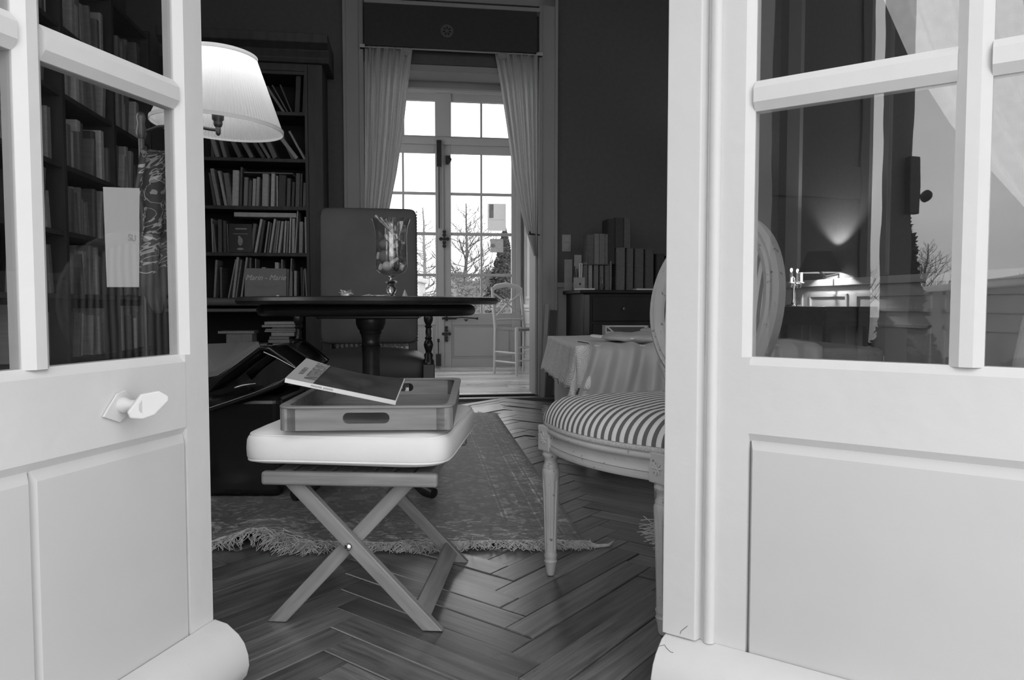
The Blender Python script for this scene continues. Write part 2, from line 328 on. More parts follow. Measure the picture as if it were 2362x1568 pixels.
def crochetm():
    m = mat('crocheted_cotton', .60, .95, spec=.1); N, L = m.node_tree.nodes, m.node_tree.links; p = N['Principled BSDF']
    uv = N.new('ShaderNodeUVMap'); w = N.new('ShaderNodeTexVoronoi'); w.inputs['Scale'].default_value = 13; w.inputs['Randomness'].default_value = 0; L.new(uv.outputs[0], w.inputs[0])
    v = N.new('ShaderNodeTexVoronoi'); v.inputs['Scale'].default_value = 120; L.new(uv.outputs[0], v.inputs[0])
    h = G(N, 'ADD', G(N, 'MULTIPLY', G(N, 'SINE', G(N, 'MULTIPLY', w.outputs['Distance'], 52, L), None, L), .5, L), G(N, 'MULTIPLY', v.outputs['Distance'], -.7, L), L)
    g = N.new('ShaderNodeMapRange'); g.inputs['From Min'].default_value = -.9; g.inputs['From Max'].default_value = .4; g.inputs['To Min'].default_value = .72; g.inputs['To Max'].default_value = .95; L.new(h, g.inputs[0])
    cc = N.new('ShaderNodeCombineColor'); [L.new(g.outputs[0], cc.inputs[i]) for i in range(3)]; L.new(cc.outputs[0], p.inputs['Base Color'])
    b = N.new('ShaderNodeBump'); b.inputs['Strength'].default_value = 1; b.inputs['Distance'].default_value = .0018; L.new(h, b.inputs['Height']); L.new(b.outputs[0], p.inputs['Normal']); return m
M['crochet'] = crochetm()
def scarfm():
    m = mat('printed_silk_scarf', .05, .6); N, L = m.node_tree.nodes, m.node_tree.links; p = N['Principled BSDF']
    uv = N.new('ShaderNodeUVMap'); w = N.new('ShaderNodeTexNoise'); w.inputs['Scale'].default_value = 7; w.inputs['Detail'].default_value = 2; w.inputs['Distortion'].default_value = 3; L.new(uv.outputs[0], w.inputs[0])
    a = G(N, 'ABSOLUTE', G(N, 'SUBTRACT', w.outputs[0], .5, L), None, L); s = G(N, 'LESS_THAN', a, .022, L)
    v = N.new('ShaderNodeTexVoronoi'); v.inputs['Scale'].default_value = 12; L.new(uv.outputs[0], v.inputs[0]); s2 = G(N, 'LESS_THAN', v.outputs['Distance'], .22, L)
    sp = N.new('ShaderNodeSeparateXYZ'); L.new(uv.outputs[0], sp.inputs[0]); up = G(N, 'GREATER_THAN', sp.outputs['Y'], .30, L)
    val = G(N, 'ADD', .07, G(N, 'MULTIPLY', up, G(N, 'ADD', G(N, 'MULTIPLY', s, .42, L), G(N, 'MULTIPLY', s2, .28, L), L), L), L)
    cc = N.new('ShaderNodeCombineColor'); [L.new(val, cc.inputs[i]) for i in range(3)]; L.new(cc.outputs[0], p.inputs['Base Color']); return m
M['scarf'] = scarfm()
def shade():
    m = bpy.data.materials.new('pleated_shade_fabric'); m.use_nodes = True; N, L = m.node_tree.nodes, m.node_tree.links
    p = N['Principled BSDF']; p.inputs['Base Color'].default_value = (.85, .85, .85, 1); p.inputs['Roughness'].default_value = .9
    out = [q for q in N if q.type == 'OUTPUT_MATERIAL'][0]; t = N.new('ShaderNodeBsdfTranslucent'); t.inputs[0].default_value = (.85, .85, .85, 1)
    mx = N.new('ShaderNodeMixShader'); mx.inputs[0].default_value = .42; L.new(p.outputs[0], mx.inputs[1]); L.new(t.outputs[0], mx.inputs[2]); L.new(mx.outputs[0], out.inputs[0]); return m
M['shade'] = shade()
def text_mesh(txt, size, mt, name='lettering', parent=None, loc=(0, 0, 0), rot=(0, 0, 0), ext=.0004, shear=0, sx=1):
    c = bpy.data.curves.new(name, 'FONT'); c.body = txt; c.size = size; c.extrude = ext; c.shear = shear; c.align_x = 'CENTER'; c.align_y = 'CENTER'
    o = bpy.data.objects.new(name, c); COL.objects.link(o); bpy.context.view_layer.update()
    me = bpy.data.meshes.new_from_object(o.evaluated_get(bpy.context.evaluated_depsgraph_get())); bpy.data.objects.remove(o)
    me.materials.clear(); me.materials.append(mt); q = bpy.data.objects.new(name, me); COL.objects.link(q); q.parent = parent; q.location = loc; q.rotation_euler = rot; q.scale = (sx, 1, 1); return q
# ================================================================ SETTING
B1, B2, B3 = 5.90, 6.20, 8.69        # far wall face, its back, garden door plane (room frame)
AL, AR = -2.05, 3.10                 # side walls
BF0, BF1 = .42, .78                  # front wall: outside and inside faces
O0, O1 = -.33, 1.04                  # opening in the far wall
D0, D1 = -.74, 1.19                  # opening in the front wall
ZC = 3.75
RZ = (0, 0, TH)
def S(mb, name, mt, **k): return struct(mb.build(name, mt, rot=RZ, **k))
# --- floor: sub-floor plus herringbone planks
floor = S(BX(AL, AR, BF0 - .05, B1 + .02, -.06, -.018), 'floor', M['casein'])
PW, PL = .0815, .5705; n_ = 7; g_ = .0016
def plank_mesh(name, L_, W_):
    c = .0018; mb = MB(); x0, x1, y0, y1 = g_/2, L_ - g_/2, g_/2, W_ - g_/2
    vs = [(x0,y0,-.02),(x1,y0,-.02),(x1,y1,-.02),(x0,y1,-.02),(x0,y0,-c),(x1,y0,-c),(x1,y1,-c),(x0,y1,-c),(x0+c,y0+c,0),(x1-c,y0+c,0),(x1-c,y1-c,0),(x0+c,y1-c,0)]
    fs = [(0,1,5,4),(1,2,6,5),(2,3,7,6),(3,0,4,7),(4,5,9,8),(5,6,10,9),(6,7,11,10),(7,4,8,11),(8,9,10,11)]
    return mb.add(vs, fs)
proto = plank_mesh('plank', PL, PW)
pm = proto.build('plank', M['parquet'], floor, uvs=[(v[0], v[1]) for v in proto.v]); plank_data = pm.data; bpy.data.objects.remove(pm)
spots = []
ang = radians(52.2); ox, oy = .048, 1.621
for k in range(-90, 91):
    for q in range(-9, 10):
        for h in (0, 1):
            u, v = (k * PW + q * 2 * n_ * PW, k * PW) if h == 0 else (k * PW + q * 2 * n_ * PW, (k + 1) * PW)
            # centre in plank frame
            cu, cv = (u + PL/2, v + PW/2) if h == 0 else (u + PW/2, v + PL/2)
            X = ox + cu * cos(ang) - cv * sin(ang); Y = oy + cu * sin(ang) + cv * cos(ang)
            a, b = wr(X, Y)
            if not (AL + .3 < a < AR - .3 and BF1 + .0 < b < B1 - .3): continue
            spots.append((u, v, h, X, Y))
def vis(s):   # visible and near first; hidden under rug or behind the leaves last
    X, Y = s[3], s[4]; px = CX + F * X / Y
    pen = 0
    if not (430 < px < 1640): pen = 20
    if Y > 2.45 and X < .2 - (Y - 2.3) * .12 and Y < 4.9: pen = 10
    return Y + pen
spots.sort(key=vis)
stuff = MB(); suv = []
for i, (u, v, h, X, Y) in enumerate(spots):
    x = ox + u * cos(ang) - v * sin(ang); y = oy + u * sin(ang) + v * cos(ang)
    rz = ang + (pi/2 if h else 0)
    if h: x += PW * cos(ang); y += PW * sin(ang)   # turned plank occupies (u..u+W, v..v+L)
    dz = random.uniform(-.0022, .0022); tx, ty = random.uniform(-.014, .014), random.uniform(-.004, .003)
    Mx = Matrix.Translation((x, y, dz - .001)) @ Matrix.Rotation(rz, 4, 'Z') @ Matrix.Rotation(tx, 4, 'X') @ Matrix.Rotation(ty, 4, 'Y')
    if i < 298:
        o = bpy.data.objects.new('plank', plank_data); COL.objects.link(o); o.parent = floor
        o.matrix_local = Matrix.Rotation(-TH, 4, 'Z') @ Mx
    else:
        st = len(stuff.v); stuff.add(proto.v, proto.f); stuff.xf(Matrix.Rotation(-TH, 4, 'Z') @ Mx, st); suv += [(p[0], p[1]) for p in proto.v]
so = stuff.build('planks_further_off', M['parquet'], floor, uvs=suv); so['kind'] = 'stuff'
fb = BX(AL, AR, BF0 - .05, B1, -.03, -.004)
# border boards along the walls close the herringbone
for args in ((AL, AR, B1 - .12, B1 + .0), (AR - .1, AR, BF1, B1)):
    BX(args[0], args[1], args[2], args[3], -.03, -.0005).build('border_board', M['parquet'], floor)
BX(AL, AR, BF0-.05, BF1 + .3, -.03, -.006).build('border_board', M['parquet'], floor)
# threshold strip under the far opening and the passage floor
th = S(BX(O0 - .05, O1 + .05, B1 - .0, B1 + .05, -.02, .012), 'trim_1', M['casein'], bevel=.004); th['label'] = 'dark threshold strip under the far doorway'
pf = S(BX(-1.2, 1.9, B1, B3 + .3, -.06, -.02), 'floor.001', M['casein']); pf['label'] = 'floor of the passage beyond the far doorway'
bb = B1 + .05; i = 0
while bb < B3 + .02:
    x = -1.2
    while x < 1.9:
        l = random.uniform(.9, 1.6); mb = BX(x, min(x + l, 1.9) - .002, bb, bb + .098, -.02, .002)
        mb.build('floorboard', M['boards'], pf, uvs=[(p[0] + i * 3, p[1] + i) for p in mb.v]); x += l; i += 1
    bb += .1
# --- walls
S(MB().box(AL - .15, AL, BF1, 1.8, 0, ZC).box(AL - .15, AL, 3.1, B1 + .3, 0, ZC).box(AL - .15, AL, 1.8, 3.1, 0, 1.2).box(AL - .15, AL, 1.8, 3.1, 3.2, ZC), 'wall_left', M['wall'])
wrt = S(BX(AR, AR + .2, BF1, B1 + .3, 0, ZC), 'wall_right', M['wall'])
AW = AL - .12
w3 = S(MB().box(AW + .02, AW + .1, 1.8, 1.86, 1.2, 3.2).box(AW + .02, AW + .1, 3.04, 3.1, 1.2, 3.2).box(AW + .02, AW + .1, 2.42, 2.48, 1.2, 3.2).box(AW + .02, AW + .1, 1.8, 3.1, 1.2, 1.26).box(AW + .02, AW + .1, 1.8, 3.1, 3.14, 3.2), 'fill_window_3', M['white'])  # unseen left-wall window, added to let more daylight into the room
for z in (1.8, 2.4): BX(AW + .05, AW + .08, 1.8, 3.1, z, z + .03).build('glazing_bar', M['white'], w3)
BX(AW + .062, AW + .066, 1.8, 3.1, 1.2, 3.2).build('pane', M['clear'], w3)
S(BX(AL - .15, AR + .2, BF0, B2, ZC, ZC + .1), 'ceiling', M['ceil'])
OT = 2.62
S(MB().box(AL, O0 - .0, B1, B2, 0, ZC).box(O1, AR, B1, B2, 0, ZC).box(O0, O1, B1, B2, OT, ZC), 'wall_back', M['wall'])
fw = S(MB().box(AL - .15, -1.85, BF0, BF1, 0, ZC).box(-1.05, D0, BF0, BF1, 0, ZC).box(-1.85, -1.05, BF0, BF1, 3.2, ZC).box(D1, 1.75, BF0, BF1, 0, ZC).box(2.75, AR + .2, BF0, BF1, 0, ZC).box(1.75, 2.75, BF0, BF1, 3.2, ZC).box(D0, D1, BF0, BF1, 3.2, ZC), 'wall_front', M['facade'])
for i, (w0, w1) in enumerate(((-1.85, -1.05), (1.75, 2.75))):  # out-of-view front-wall windows, added to brighten the dim interior
    wd0 = S(MB().box(w0, w0 + .06, BF0 + .1, BF1, 0, 3.2).box(w1 - .06, w1, BF0 + .1, BF1, 0, 3.2).box(w0, w1, BF0 + .1, BF1, 3.14, 3.2).box(w0, w1, BF0 + .1, BF1, 0, .5).box((w0+w1)/2 - .03, (w0+w1)/2 + .03, BF0 + .2, BF0 + .25, .5, 3.14), f'fill_window_{i+1}', M['white'])
    for z in (1.1, 1.7, 2.3): BX(w0, w1, BF0 + .21, BF0 + .24, z, z + .03).build('glazing_bar', M['white'], wd0)
    BX(w0, w1, BF0 + .222, BF0 + .226, .5, 3.14).build('pane', M['clear'], wd0)
# frame of the near double door (jambs and head)
jf = S(MB().box(D0, D0 + .045, BF0 + .1, BF1 + .02, 0, 3.2).box(D1 - .045, D1, BF0 + .1, BF1 + .02, 0, 3.2).box(D0, D1, BF0 + .1, BF1 + .02, 3.14, 3.2), 'trim_2', M['white'], bevel=.004); jf['label'] = 'white painted frame of the near double door'
# near threshold
S(BX(D0, D1, BF0, BF1 + .0, -.05, .0), 'trim_3', M['stone'])['label'] = 'stone sill of the near double door'
# casing round the far opening
cs = MB().box(O0 - .155, O0, B1 - .03, B1, 0, 3.25).box(O1, O1 + .155, B1 - .03, B1, 0, 3.25).box(O0 - .155, O1 + .155, B1 - .03, B1, 3.10, 3.27)
cs.box(O0 - .035, O0, B1 - .045, B1 - .03, 0, 3.1).box(O1, O1 + .03, B1 - .045, B1 - .03, 0, 3.1)
cs.box(O0 - .155, O0 - .13, B1 - .042, B1 - .03, 0, 3.27).box(O1 + .13, O1 + .155, B1 - .042, B1 - .03, 0, 3.27)
S(cs, 'trim_4', M['casing'], bevel=.004)['label'] = 'old cream casing round the far doorway'
ln = MB().box(O0, O1, B1 + .01, B2 - .02, OT - .05, OT + .0).box(O0, O1, B2 - .02, B2 + .03, OT - .10, OT).box(O0, O0 + .02, B1, B2, 0, OT).box(O1 - .02, O1, B1, B2, 0, OT)
S(ln, 'trim_5', M['casing'], bevel=.004)['label'] = 'cream lining of the far doorway'
# passage walls beyond the opening
VL, VR, VZ = -.80, 1.36, 3.55
S(MB().box(VL - .1, VL, B2, 6.7, 0, VZ).box(VL - .1, VL, 8.3, B3 + .15, 0, VZ).box(VL - .1, VL, 6.7, 8.3, 0, .7).box(VL - .1, VL, 6.7, 8.3, 3.2, VZ), 'wall_passage_left', M['wain'])
w4 = S(MB().box(VL - .08, VL - .02, 6.7, 6.76, .7, 3.2).box(VL - .08, VL - .02, 8.24, 8.3, .7, 3.2).box(VL - .08, VL - .02, 7.47, 7.53, .7, 3.2).box(VL - .08, VL - .02, 6.7, 8.3, 1.9, 1.94), 'fill_window_4', M['white'])  # unseen side window, put in to light the passage
BX(VL - .052, VL - .048, 6.7, 8.3, .7, 3.2).build('pane', M['clear'], w4)
wp = S(BX(VR, VR + .1, B2, B3 + .15, 0, VZ), 'wall_passage_right', M['wain'])
for z0, z1, d in ((.70, .74, .035), (.665, .70, .018), (.52, .535, .012), (.42, .44, .012), (0, .14, .02), (.14, .155, .028)):
    BX(VR - d, VR, B2, B3 - .05, z0, z1).build('moulding', M['wain'], wp, bevel=.004)
for b0, b1 in ((6.35, 7.35), (7.5, 8.5)):
    m_ = MB()
    for z0, z1 in ((.80, 2.9),): 
        m_.box(VR - .012, VR, b0, b0 + .03, z0, z1).box(VR - .012, VR, b1 - .03, b1, z0, z1).box(VR - .012, VR, b0, b1, z0, z0 + .03).box(VR - .012, VR, b0, b1, z1 - .03, z1)
    m_.build('panel_moulding', M['wain'], wp, bevel=.003)
S(BX(VL - .1, VR + .1, B2 - .02, B3 + .15, VZ, VZ + .1), 'ceiling.001', M['ceil'])
S(MB().box(VL, VR, B3 + .05, B3 + .2, 3.23, VZ).box(VL, -.56, B3 + .05, B3 + .2, 0, 3.23).box(1.32, VR, B3 + .05, B3 + .2, 0, 3.23), 'wall_passage_end', M['wain'])
# --- generic bar with chamfered outer edges.  outer face at y=0, depth goes along e*(-y)
def chbar(mb, x0, x1, z0, z1, th, c=(0, 0, 0, 0), e=1, out=0):
    l, r, b, t = c; k = .012
    A = [(x0+l, out*e, z0+b), (x1-r, out*e, z0+b), (x1-r, out*e, z1-t), (x0+l, out*e, z1-t)]
    B = [(x0, -k*e if any(c) else out*e, z0), (x1, -k*e if any(c) else out*e, z0), (x1, -k*e if any(c) else out*e, z1), (x0, -k*e if any(c) else out*e, z1)]
    C = [(x0, -th*e, z0), (x1, -th*e, z0), (x1, -th*e, z1), (x0, -th*e, z1)]
    f = [(0,1,2,3)]
    for q in (0, 4):
        f += [(q+i, q+(i+1)%4, q+4+(i+1)%4, q+4+i) for i in range(4)]
    f += [(11,10,9,8)]
    return mb.add(A + B + C, f)
# --- the two near leaves
def leaf(name, label, X, Y, rz, e, s0, P, wid, board_seam, barz=1.113):
    root = struct(empty(name, (X, Y, 0), rz)); root['label'] = label
    mw = .046; T = .034; c = .014; Z1 = 2.72
    xs = [s0, s0 + P, s0 + P + mw, s0 + 2*P + mw]
    mt = M['white']
    chbar(chbar(MB(), 0, s0, .655, Z1, T, (0, c, 0, 0), e), 0, s0, .012, .655, T, (0, 0, 0, 0), e).build('stile', mt, root)
    chbar(MB(), xs[3], wid, .012, Z1, T, (c, 0, 0, 0), e).build('stile', mt, root, bevel=.0015)
    chbar(MB(), xs[1], xs[2], .654, Z1, T, (c, c, 0, 0), e).build('muntin', mt, root)
    bars = [(barz, barz + .038), (barz + .467, barz + .505), (barz + .934, barz + .972)]
    for z0, z1 in bars:
        z0 -= .008; z1 += .006
        for xa, xb in ((xs[0] - .001, xs[1] + .001), (xs[2] - .001, xs[3] + .001)):
            chbar(MB(), xa, xb, z0, z1, T - .001, (0, 0, c, c), e, out=-.0006).build('glazing_bar', mt, root)
    chbar(MB(), s0 - .0005, xs[3] + .001, .505, .656, T - .001, (0, 0, .016, c), e, out=0).build('lock_rail', mt, root)
    chbar(MB(), s0 - .001, xs[3] + .001, .012, .115, T - .001, (0, 0, 0, .012), e, out=-.0004).build('bottom_rail', mt, root)
    chbar(MB(), s0 - .001, xs[3] + .001, Z1 - .12, Z1, T - .001, (0, 0, c, 0), e, out=-.0004).build('top_rail', mt, root)
    # lower boards
    seams = [s0 if e < 0 else .062] + board_seam + [xs[3]]
    for i in range(len(seams) - 1):
        a, b = seams[i] + .0012, seams[i + 1] - .0012
        chbar(MB(), a, b, .10, .512, .03, (.006, .006, 0, .02), e, out=-.002).build('panel_board', M['white2'], root)
    zz = [.656] + [z for ba in bars for z in ba] + [Z1 - .12]
    for k in range(0, len(zz), 2):
        for xa, xb in ((xs[0], xs[1]), (xs[2], xs[3])):
            BX(xa - .004, xb + .004, min(-.017*e, -.014*e), max(-.017*e, -.014*e), zz[k] - .004, zz[k+1] + .004).build('pane', M['glass'], root)
    # weather bar
    prof = [(0, .128), (.030, .122), (.055, .104), (.068, .088), (.076, .066), (.078, .045), (.072, .024), (.058, .008), (.0, .006)]
    mb = MB(); L0, L1 = -.004, wid - .01
    vs = [(L0, y*e, z) for y, z in prof] + [(L1, y*e, z) for y, z in prof]; n = len(prof)
    mb.add(vs, [tuple(range(n)), tuple(range(2*n-1, n-1, -1))] + [(i, i+n, (i+1) % n+n, (i+1) % n) for i in range(n)])
    mb.build('weather_bar', M['white'], root, smooth=50, bevel=.002)
    return root
dl = leaf('door_1', 'left leaf of the near white glazed double door', -.589, 1.424, radians(-105.06), 1, .064, .279, .82, [.386])
dr = leaf('door_2', 'right leaf of the near white glazed double door', .3005, 1.376, atan2(-.581, .814), -1, .144, .301, .92, [], barz=1.092)
# moulded meeting strip on the right leaf
ms = MB(); chbar(ms, -.012, .066, .128, 2.72, .0, (.004, .01, 0, 0), -1, out=.016); ms.build('meeting_strip', M['white'], dr, bevel=.002)
MB().tube([(.078, -.002, .128), (.078, -.002, 2.72)], .0105, 12).build('astragal', M['white'], dr, smooth=60)
# turn-handle on the left leaf
hx, hz = .222, .583
hm = MB().prism([(.040, -.014), (.030, -.002), (.010, .020), (-.008, .024), (-.026, .006), (-.012, -.018), (.006, -.028)], 0, .004)
hd = hm.build('handle_plate', M['white'], dl, loc=(hx, .001, hz), bevel=.001)
MB().tube([(hx, .002, hz), (hx, .012, hz), (hx, .02, hz), (hx, .045, hz), (hx, .05, hz)], [.013, .013, .009, .0095, .013], 14).build('handle_stem', M['white'], hd and dl, smooth=50)
pg = MB().prism([(.024, -.018), (.028, -.008), (.008, .020), (-.020, .024), (-.034, .014), (-.034, .006), (-.012, -.016), (.006, -.021)], 0, .010)
pg.build('handle_grip', M['white'], dl, loc=(hx - .004, .046, hz), rot=(0, 0, radians(-38)), bevel=.0025)
# --- far garden door
d3 = struct(empty('door_3', rw(0, B3), TH), 'glazed double garden door at the far end of the passage')
def rail(nm, x0, x1, z0, z1, y0=-.03, y1=.03, mt='casing'): return BX(x0, x1, y0, y1, z0, z1).build(nm, M[mt], d3, bevel=.004)
M['doorwood'] = mat('garden_door_paint', .45, .5, var=.03, scale=4)
FM = 'doorwood'
rail('frame_stile', -.56, -.50, 0, 3.23, -.05, .05, FM); rail('frame_stile', 1.26, 1.32, 0, 3.23, -.05, .05, FM)
rail('frame_head', -.56, 1.32, 3.17, 3.25, -.07, .05, FM); rail('transom_rail', -.5, 1.26, 2.585, 2.665, -.05, .05, FM); rail('transom_rail', -.5, 1.26, 2.655, 2.685, -.035, .03, FM)
rail('meeting_stile', .345, .415, 0, 2.585, -.045, .03, FM)
rail('stile', .415, .50, 0, 2.585, -.03, .03, FM); rail('stile', 1.212, 1.26, 0, 2.585, -.03, .03, FM)
rail('stile', .32, .345, 0, 2.585, -.03, .03, FM); rail('stile', -.5, -.425, 0, 2.585, -.03, .03, FM)
for x0, x1, m0, m1 in ((.50, 1.212, .845, .868), (-.425, .32, -.062, -.038)):
    rail('muntin', m0, m1, .63, 2.585, -.02, .02, FM)
    rail('top_rail', x0, x1, 2.49, 2.585, -.029, .03, FM)
    for z0, z1 in ((2.012, 2.042), (1.545, 1.58), (1.068, 1.10)): rail('glazing_bar', x0, x1, z0, z1, -.021, .021, FM)
    rail('lock_rail', x0, x1, .50, .637, -.029, .03, FM); rail('bottom_rail', x0, x1, 0, .10, -.029, .03, FM)
    BX(x0, x1, -.012, .012, .10, .50).build('panel_board', M[FM], d3)
    BX(x0 + .03, x1 - .03, -.02, -.012, .13, .47).build('raised_panel', M[FM], d3, bevel=.006)
    for z0, z1 in ((.637, 1.068), (1.10, 1.545), (1.58, 2.012), (2.042, 2.49)):
        for a, b in ((x0, m0), (m1, x1)): BX(a, b, -.002, .002, z0, z1).build('pane', M['clear'], d3)
for x0, x1 in ((-.5, -.05), (-.02, .32), (.505, .845), (.87, 1.212)):
    BX(x0, x1, -.002, .002, 2.68, 3.09).build('pane', M['clear'], d3)
rail('muntin', -.06, -.03, 2.68, 3.17, -.02, .02, FM); rail('muntin', .845, .87, 2.68, 3.17, -.02, .02, FM); rail('mullion', .32, .505, 2.68, 3.17, -.045, .05, FM)
rail('top_rail', -.5, 1.26, 3.085, 3.175, -.03, .03, FM)
# ironwork
ir = MB().tube([(.36, -.06, 2.35), (.36, -.06, 1.62)], .007).box(.335, .39, -.075, -.045, 2.33, 2.63); ir.build('bolt', M['iron'], d3, bevel=.003)
def fleur(x, z, s=1):
    m_ = MB()
    for dx, dz in ((0, 0), (.035, 0), (-.035, 0), (0, .04), (0, -.04), (0, .075), (0, -.075)):
        m_.prism([(x+s*(dx+.022*cos(k*pi/3)), z+s*(dz+.02*sin(k*pi/3))) for k in range(6)], -.055, -.044)
    return m_
fleur(.42, 1.50, 1.1).build('lock_plate', M['iron'], d3); fleur(.44, .395, 1.0).build('lock_plate', M['iron'], d3)
MB().box(.44, .475, -.05, -.03, 2.36, 2.46).prism([(.475, 2.37), (.50, 2.39), (.51, 2.42), (.485, 2.46), (.475, 2.46)], -.05, -.03).build('catch', M['iron'], d3)
br = MB().tube([(.40, -.06, .575), (.50, -.062, .58), (.62, -.062, .59), (.80, -.062, .575)], .007).tube([(.79, -.062, .575), (.81, -.062, .575)], .014).box(.39, .56, -.058, -.045, .565, .59).prism([(.64, .565), (.70, .565), (.67, .54)], -.06, -.045)
br.box(.43, .455, -.058, -.045, .545, .62); br.build('bolt_bar', M['iron'], d3)
MB().tube([(.345, -.06, .33), (.345, -.06, .15)], .006).box(.315, .375, -.07, -.045, 0.02, .16).tube([(.345, -.06, .30), (.345, -.06, .34)], .014).build('foot_bolt', M['iron'], d3, bevel=.003)
# --- wainscot on the far and right walls
w1 = S(MB().box(O1 + .155, AR, B1 - .012, B1, .14, .88).box(O1 + .155, AR, B1 - .035, B1, .88, .92).box(O1 + .155, AR, B1 - .025, B1, 0, .14), 'trim_6', M['casing'], bevel=.003); w1['label'] = 'cream wainscot under the dark far wall right of the doorway'
w2 = S(MB().box(AR - .012, AR, BF1, B1, .14, .88).box(AR - .04, AR, BF1, B1, .88, .93).box(AR - .03, AR, BF1, B1, 0, .15), 'trim_7', M['wain'], bevel=.003); w2['label'] = 'white wainscot along the right wall'
for b0, b1 in ((4.0, 4.75), (4.85, 5.35), (5.45, 5.85), (3.1, 3.9)):
    m_ = MB()
    for z0, z1 in ((.25, .62), (.70, .82)):
        m_.box(AR - .024, AR - .012, b0, b0 + .02, z0, z1).box(AR - .024, AR - .012, b1 - .02, b1, z0, z1).box(AR - .024, AR - .012, b0, b1, z0, z0 + .02).box(AR - .024, AR - .012, b0, b1, z1 - .02, z1)
    m_.build('panel_moulding', M['wain'], w2)
# dark framed panels and pale pilasters of the right wall
pl = S(MB().box(AR - .03, AR, 5.52, 5.72, .93, 3.3).box(AR - .03, AR, 4.42, 4.62, .93, 3.3), 'trim_8', M['casing'], bevel=.004); pl['label'] = 'pale pilasters on the right wall'
for b0, b1 in ((2.2, 2.9),):
    pass

# hairline cracks in the paint at the foot of the right leaf
bpy.context.view_layer.update()
def on_leaf(leaf_, nm, pts):
    Mi = leaf_.matrix_world.inverted(); E = Mi @ Vector((0, 0, EYE)); tgt = [c for c in leaf_.children if c.name.split('.')[0] == nm][0]; out = []
    for x, y in pts:
        d = (Mi.to_3x3() @ ray(x, y)).normalized(); ok, h, n_, i_ = tgt.ray_cast(E, d)
        if ok: out.append(h - d*.0003)
    if len(out) > 1: MB().tube(out, .00045, 4).build('paint_crack', M['iron'], leaf_)
on_leaf(dr, 'meeting_strip', [(1569, 1462), (1571, 1455), (1579, 1449), (1586, 1443)])
on_leaf(dr, 'weather_bar', [(1505, 1494), (1520, 1490), (1533, 1487), (1537, 1494), (1546, 1503), (1553, 1505)])
on_leaf(dr, 'weather_bar', [(1690, 1487), (1740, 1500), (1800, 1521), (1860, 1541)])
# ================================================================ OUTDOORS
g1 = struct(BX(-40, 40, -45, BF0 - .3, -.3, -.12).build('ground', mat('gravel_ground', .40, .95, var=.3, scale=3, bump=.4), rot=RZ)); g1['label'] = 'gravelled ground in front of the near door'
st = struct(BX(D0 - .5, D1 + .5, -.6, BF0, -.12, -.02).build('doorstep', M['stone'], rot=RZ, bevel=.01))
g2 = struct(BX(-45, 45, B3 + .2, 70, -.5, -.35).build('ground', mat('winter_lawn', .12, .95, var=.3, scale=2), rot=RZ)); g2['label'] = 'lawn beyond the garden door'
M['bark'] = mat('grey_bark', .14, .95, var=.3, scale=20)
M['leaf'] = mat('evergreen_foliage', .055, .8, var=.5, scale=6)
M['leaf2'] = mat('hedge_foliage', .16, .8, var=.7, scale=5)
def bare_tree(name, label, loc, h, seed, rz=0, dens=3, group=None, spread=1.0):
    R = random.Random(seed); t = thing(name, label, 'tree', loc, rz, group)
    tr = MB(); br = MB()
    trunk = [Vector((R.uniform(-.03, .03), R.uniform(-.03, .03), h*k/8)) for k in range(9)]
    tr.tube(trunk, [h*.022*(1 - k/10) for k in range(9)], 7)
    def branch(p, d, L_, r, lev):
        pts = [p]; q = p.copy(); dd = d.copy(); n = 4
        for i in range(n):
            dd = (dd + Vector((R.uniform(-.12, .12), R.uniform(-.12, .12), R.uniform(-.02, .14)))).normalized(); q = q + dd*L_/n; pts.append(q.copy())
        br.tube(pts, [r*(1 - .65*i/n) for i in range(n+1)], 3 if lev else 4)
        if lev < 2:
            for k in range(dens + (1 if lev == 0 else 0)):
                s = pts[1 + R.randrange(n)]
                branch(s, (dd + Vector((R.uniform(-.9, .9), R.uniform(-.9, .9), R.uniform(-.1, .8)))).normalized(), L_*R.uniform(.4, .65), r*.6, lev+1)
    for k in range(44):
        f = .28 + .70*k/44; p = trunk[0].lerp(trunk[-1], f); a = R.uniform(0, 2*pi)
        branch(p, Vector((cos(a), sin(a), R.uniform(.1, .6))).normalized(), h*.40*spread*(1.12 - f), h*.0075*(1.25 - f), 0)
    tr.build('trunk', M['bark'], t, smooth=60); b = br.build('branches', M['bark'], t); b['kind'] = 'stuff'; return t
def leafy(mb, c, r, n, R, size=.05, cone=False):
    for _ in range(n):
        while True:
            p = Vector((R.uniform(-1, 1), R.uniform(-1, 1), R.uniform(-1, 1)))
            if p.length < 1 and p.length > .55: break
        if cone:
            f = R.random()**.7; a = R.uniform(0, 2*pi); rr = (1-(1-f))*0 + (1-f)*R.uniform(.75, 1.05) if False else (f)*R.uniform(.7, 1.08)
            q = Vector((r[0]*rr*cos(a), r[1]*rr*sin(a), r[2]*(1-f)))
        else: q = Vector((p.x*r[0], p.y*r[1], p.z*r[2]))
        u = Vector((R.uniform(-1, 1), R.uniform(-1, 1), R.uniform(-1, 1))).normalized(); w = u.orthogonal().normalized(); s = size*R.uniform(.6, 1.4)
        o = Vector(c) + q
        mb.add([o + u*s, o + w*s*.5, o - u*s, o - w*s*.5], [(0, 1, 2, 3)])
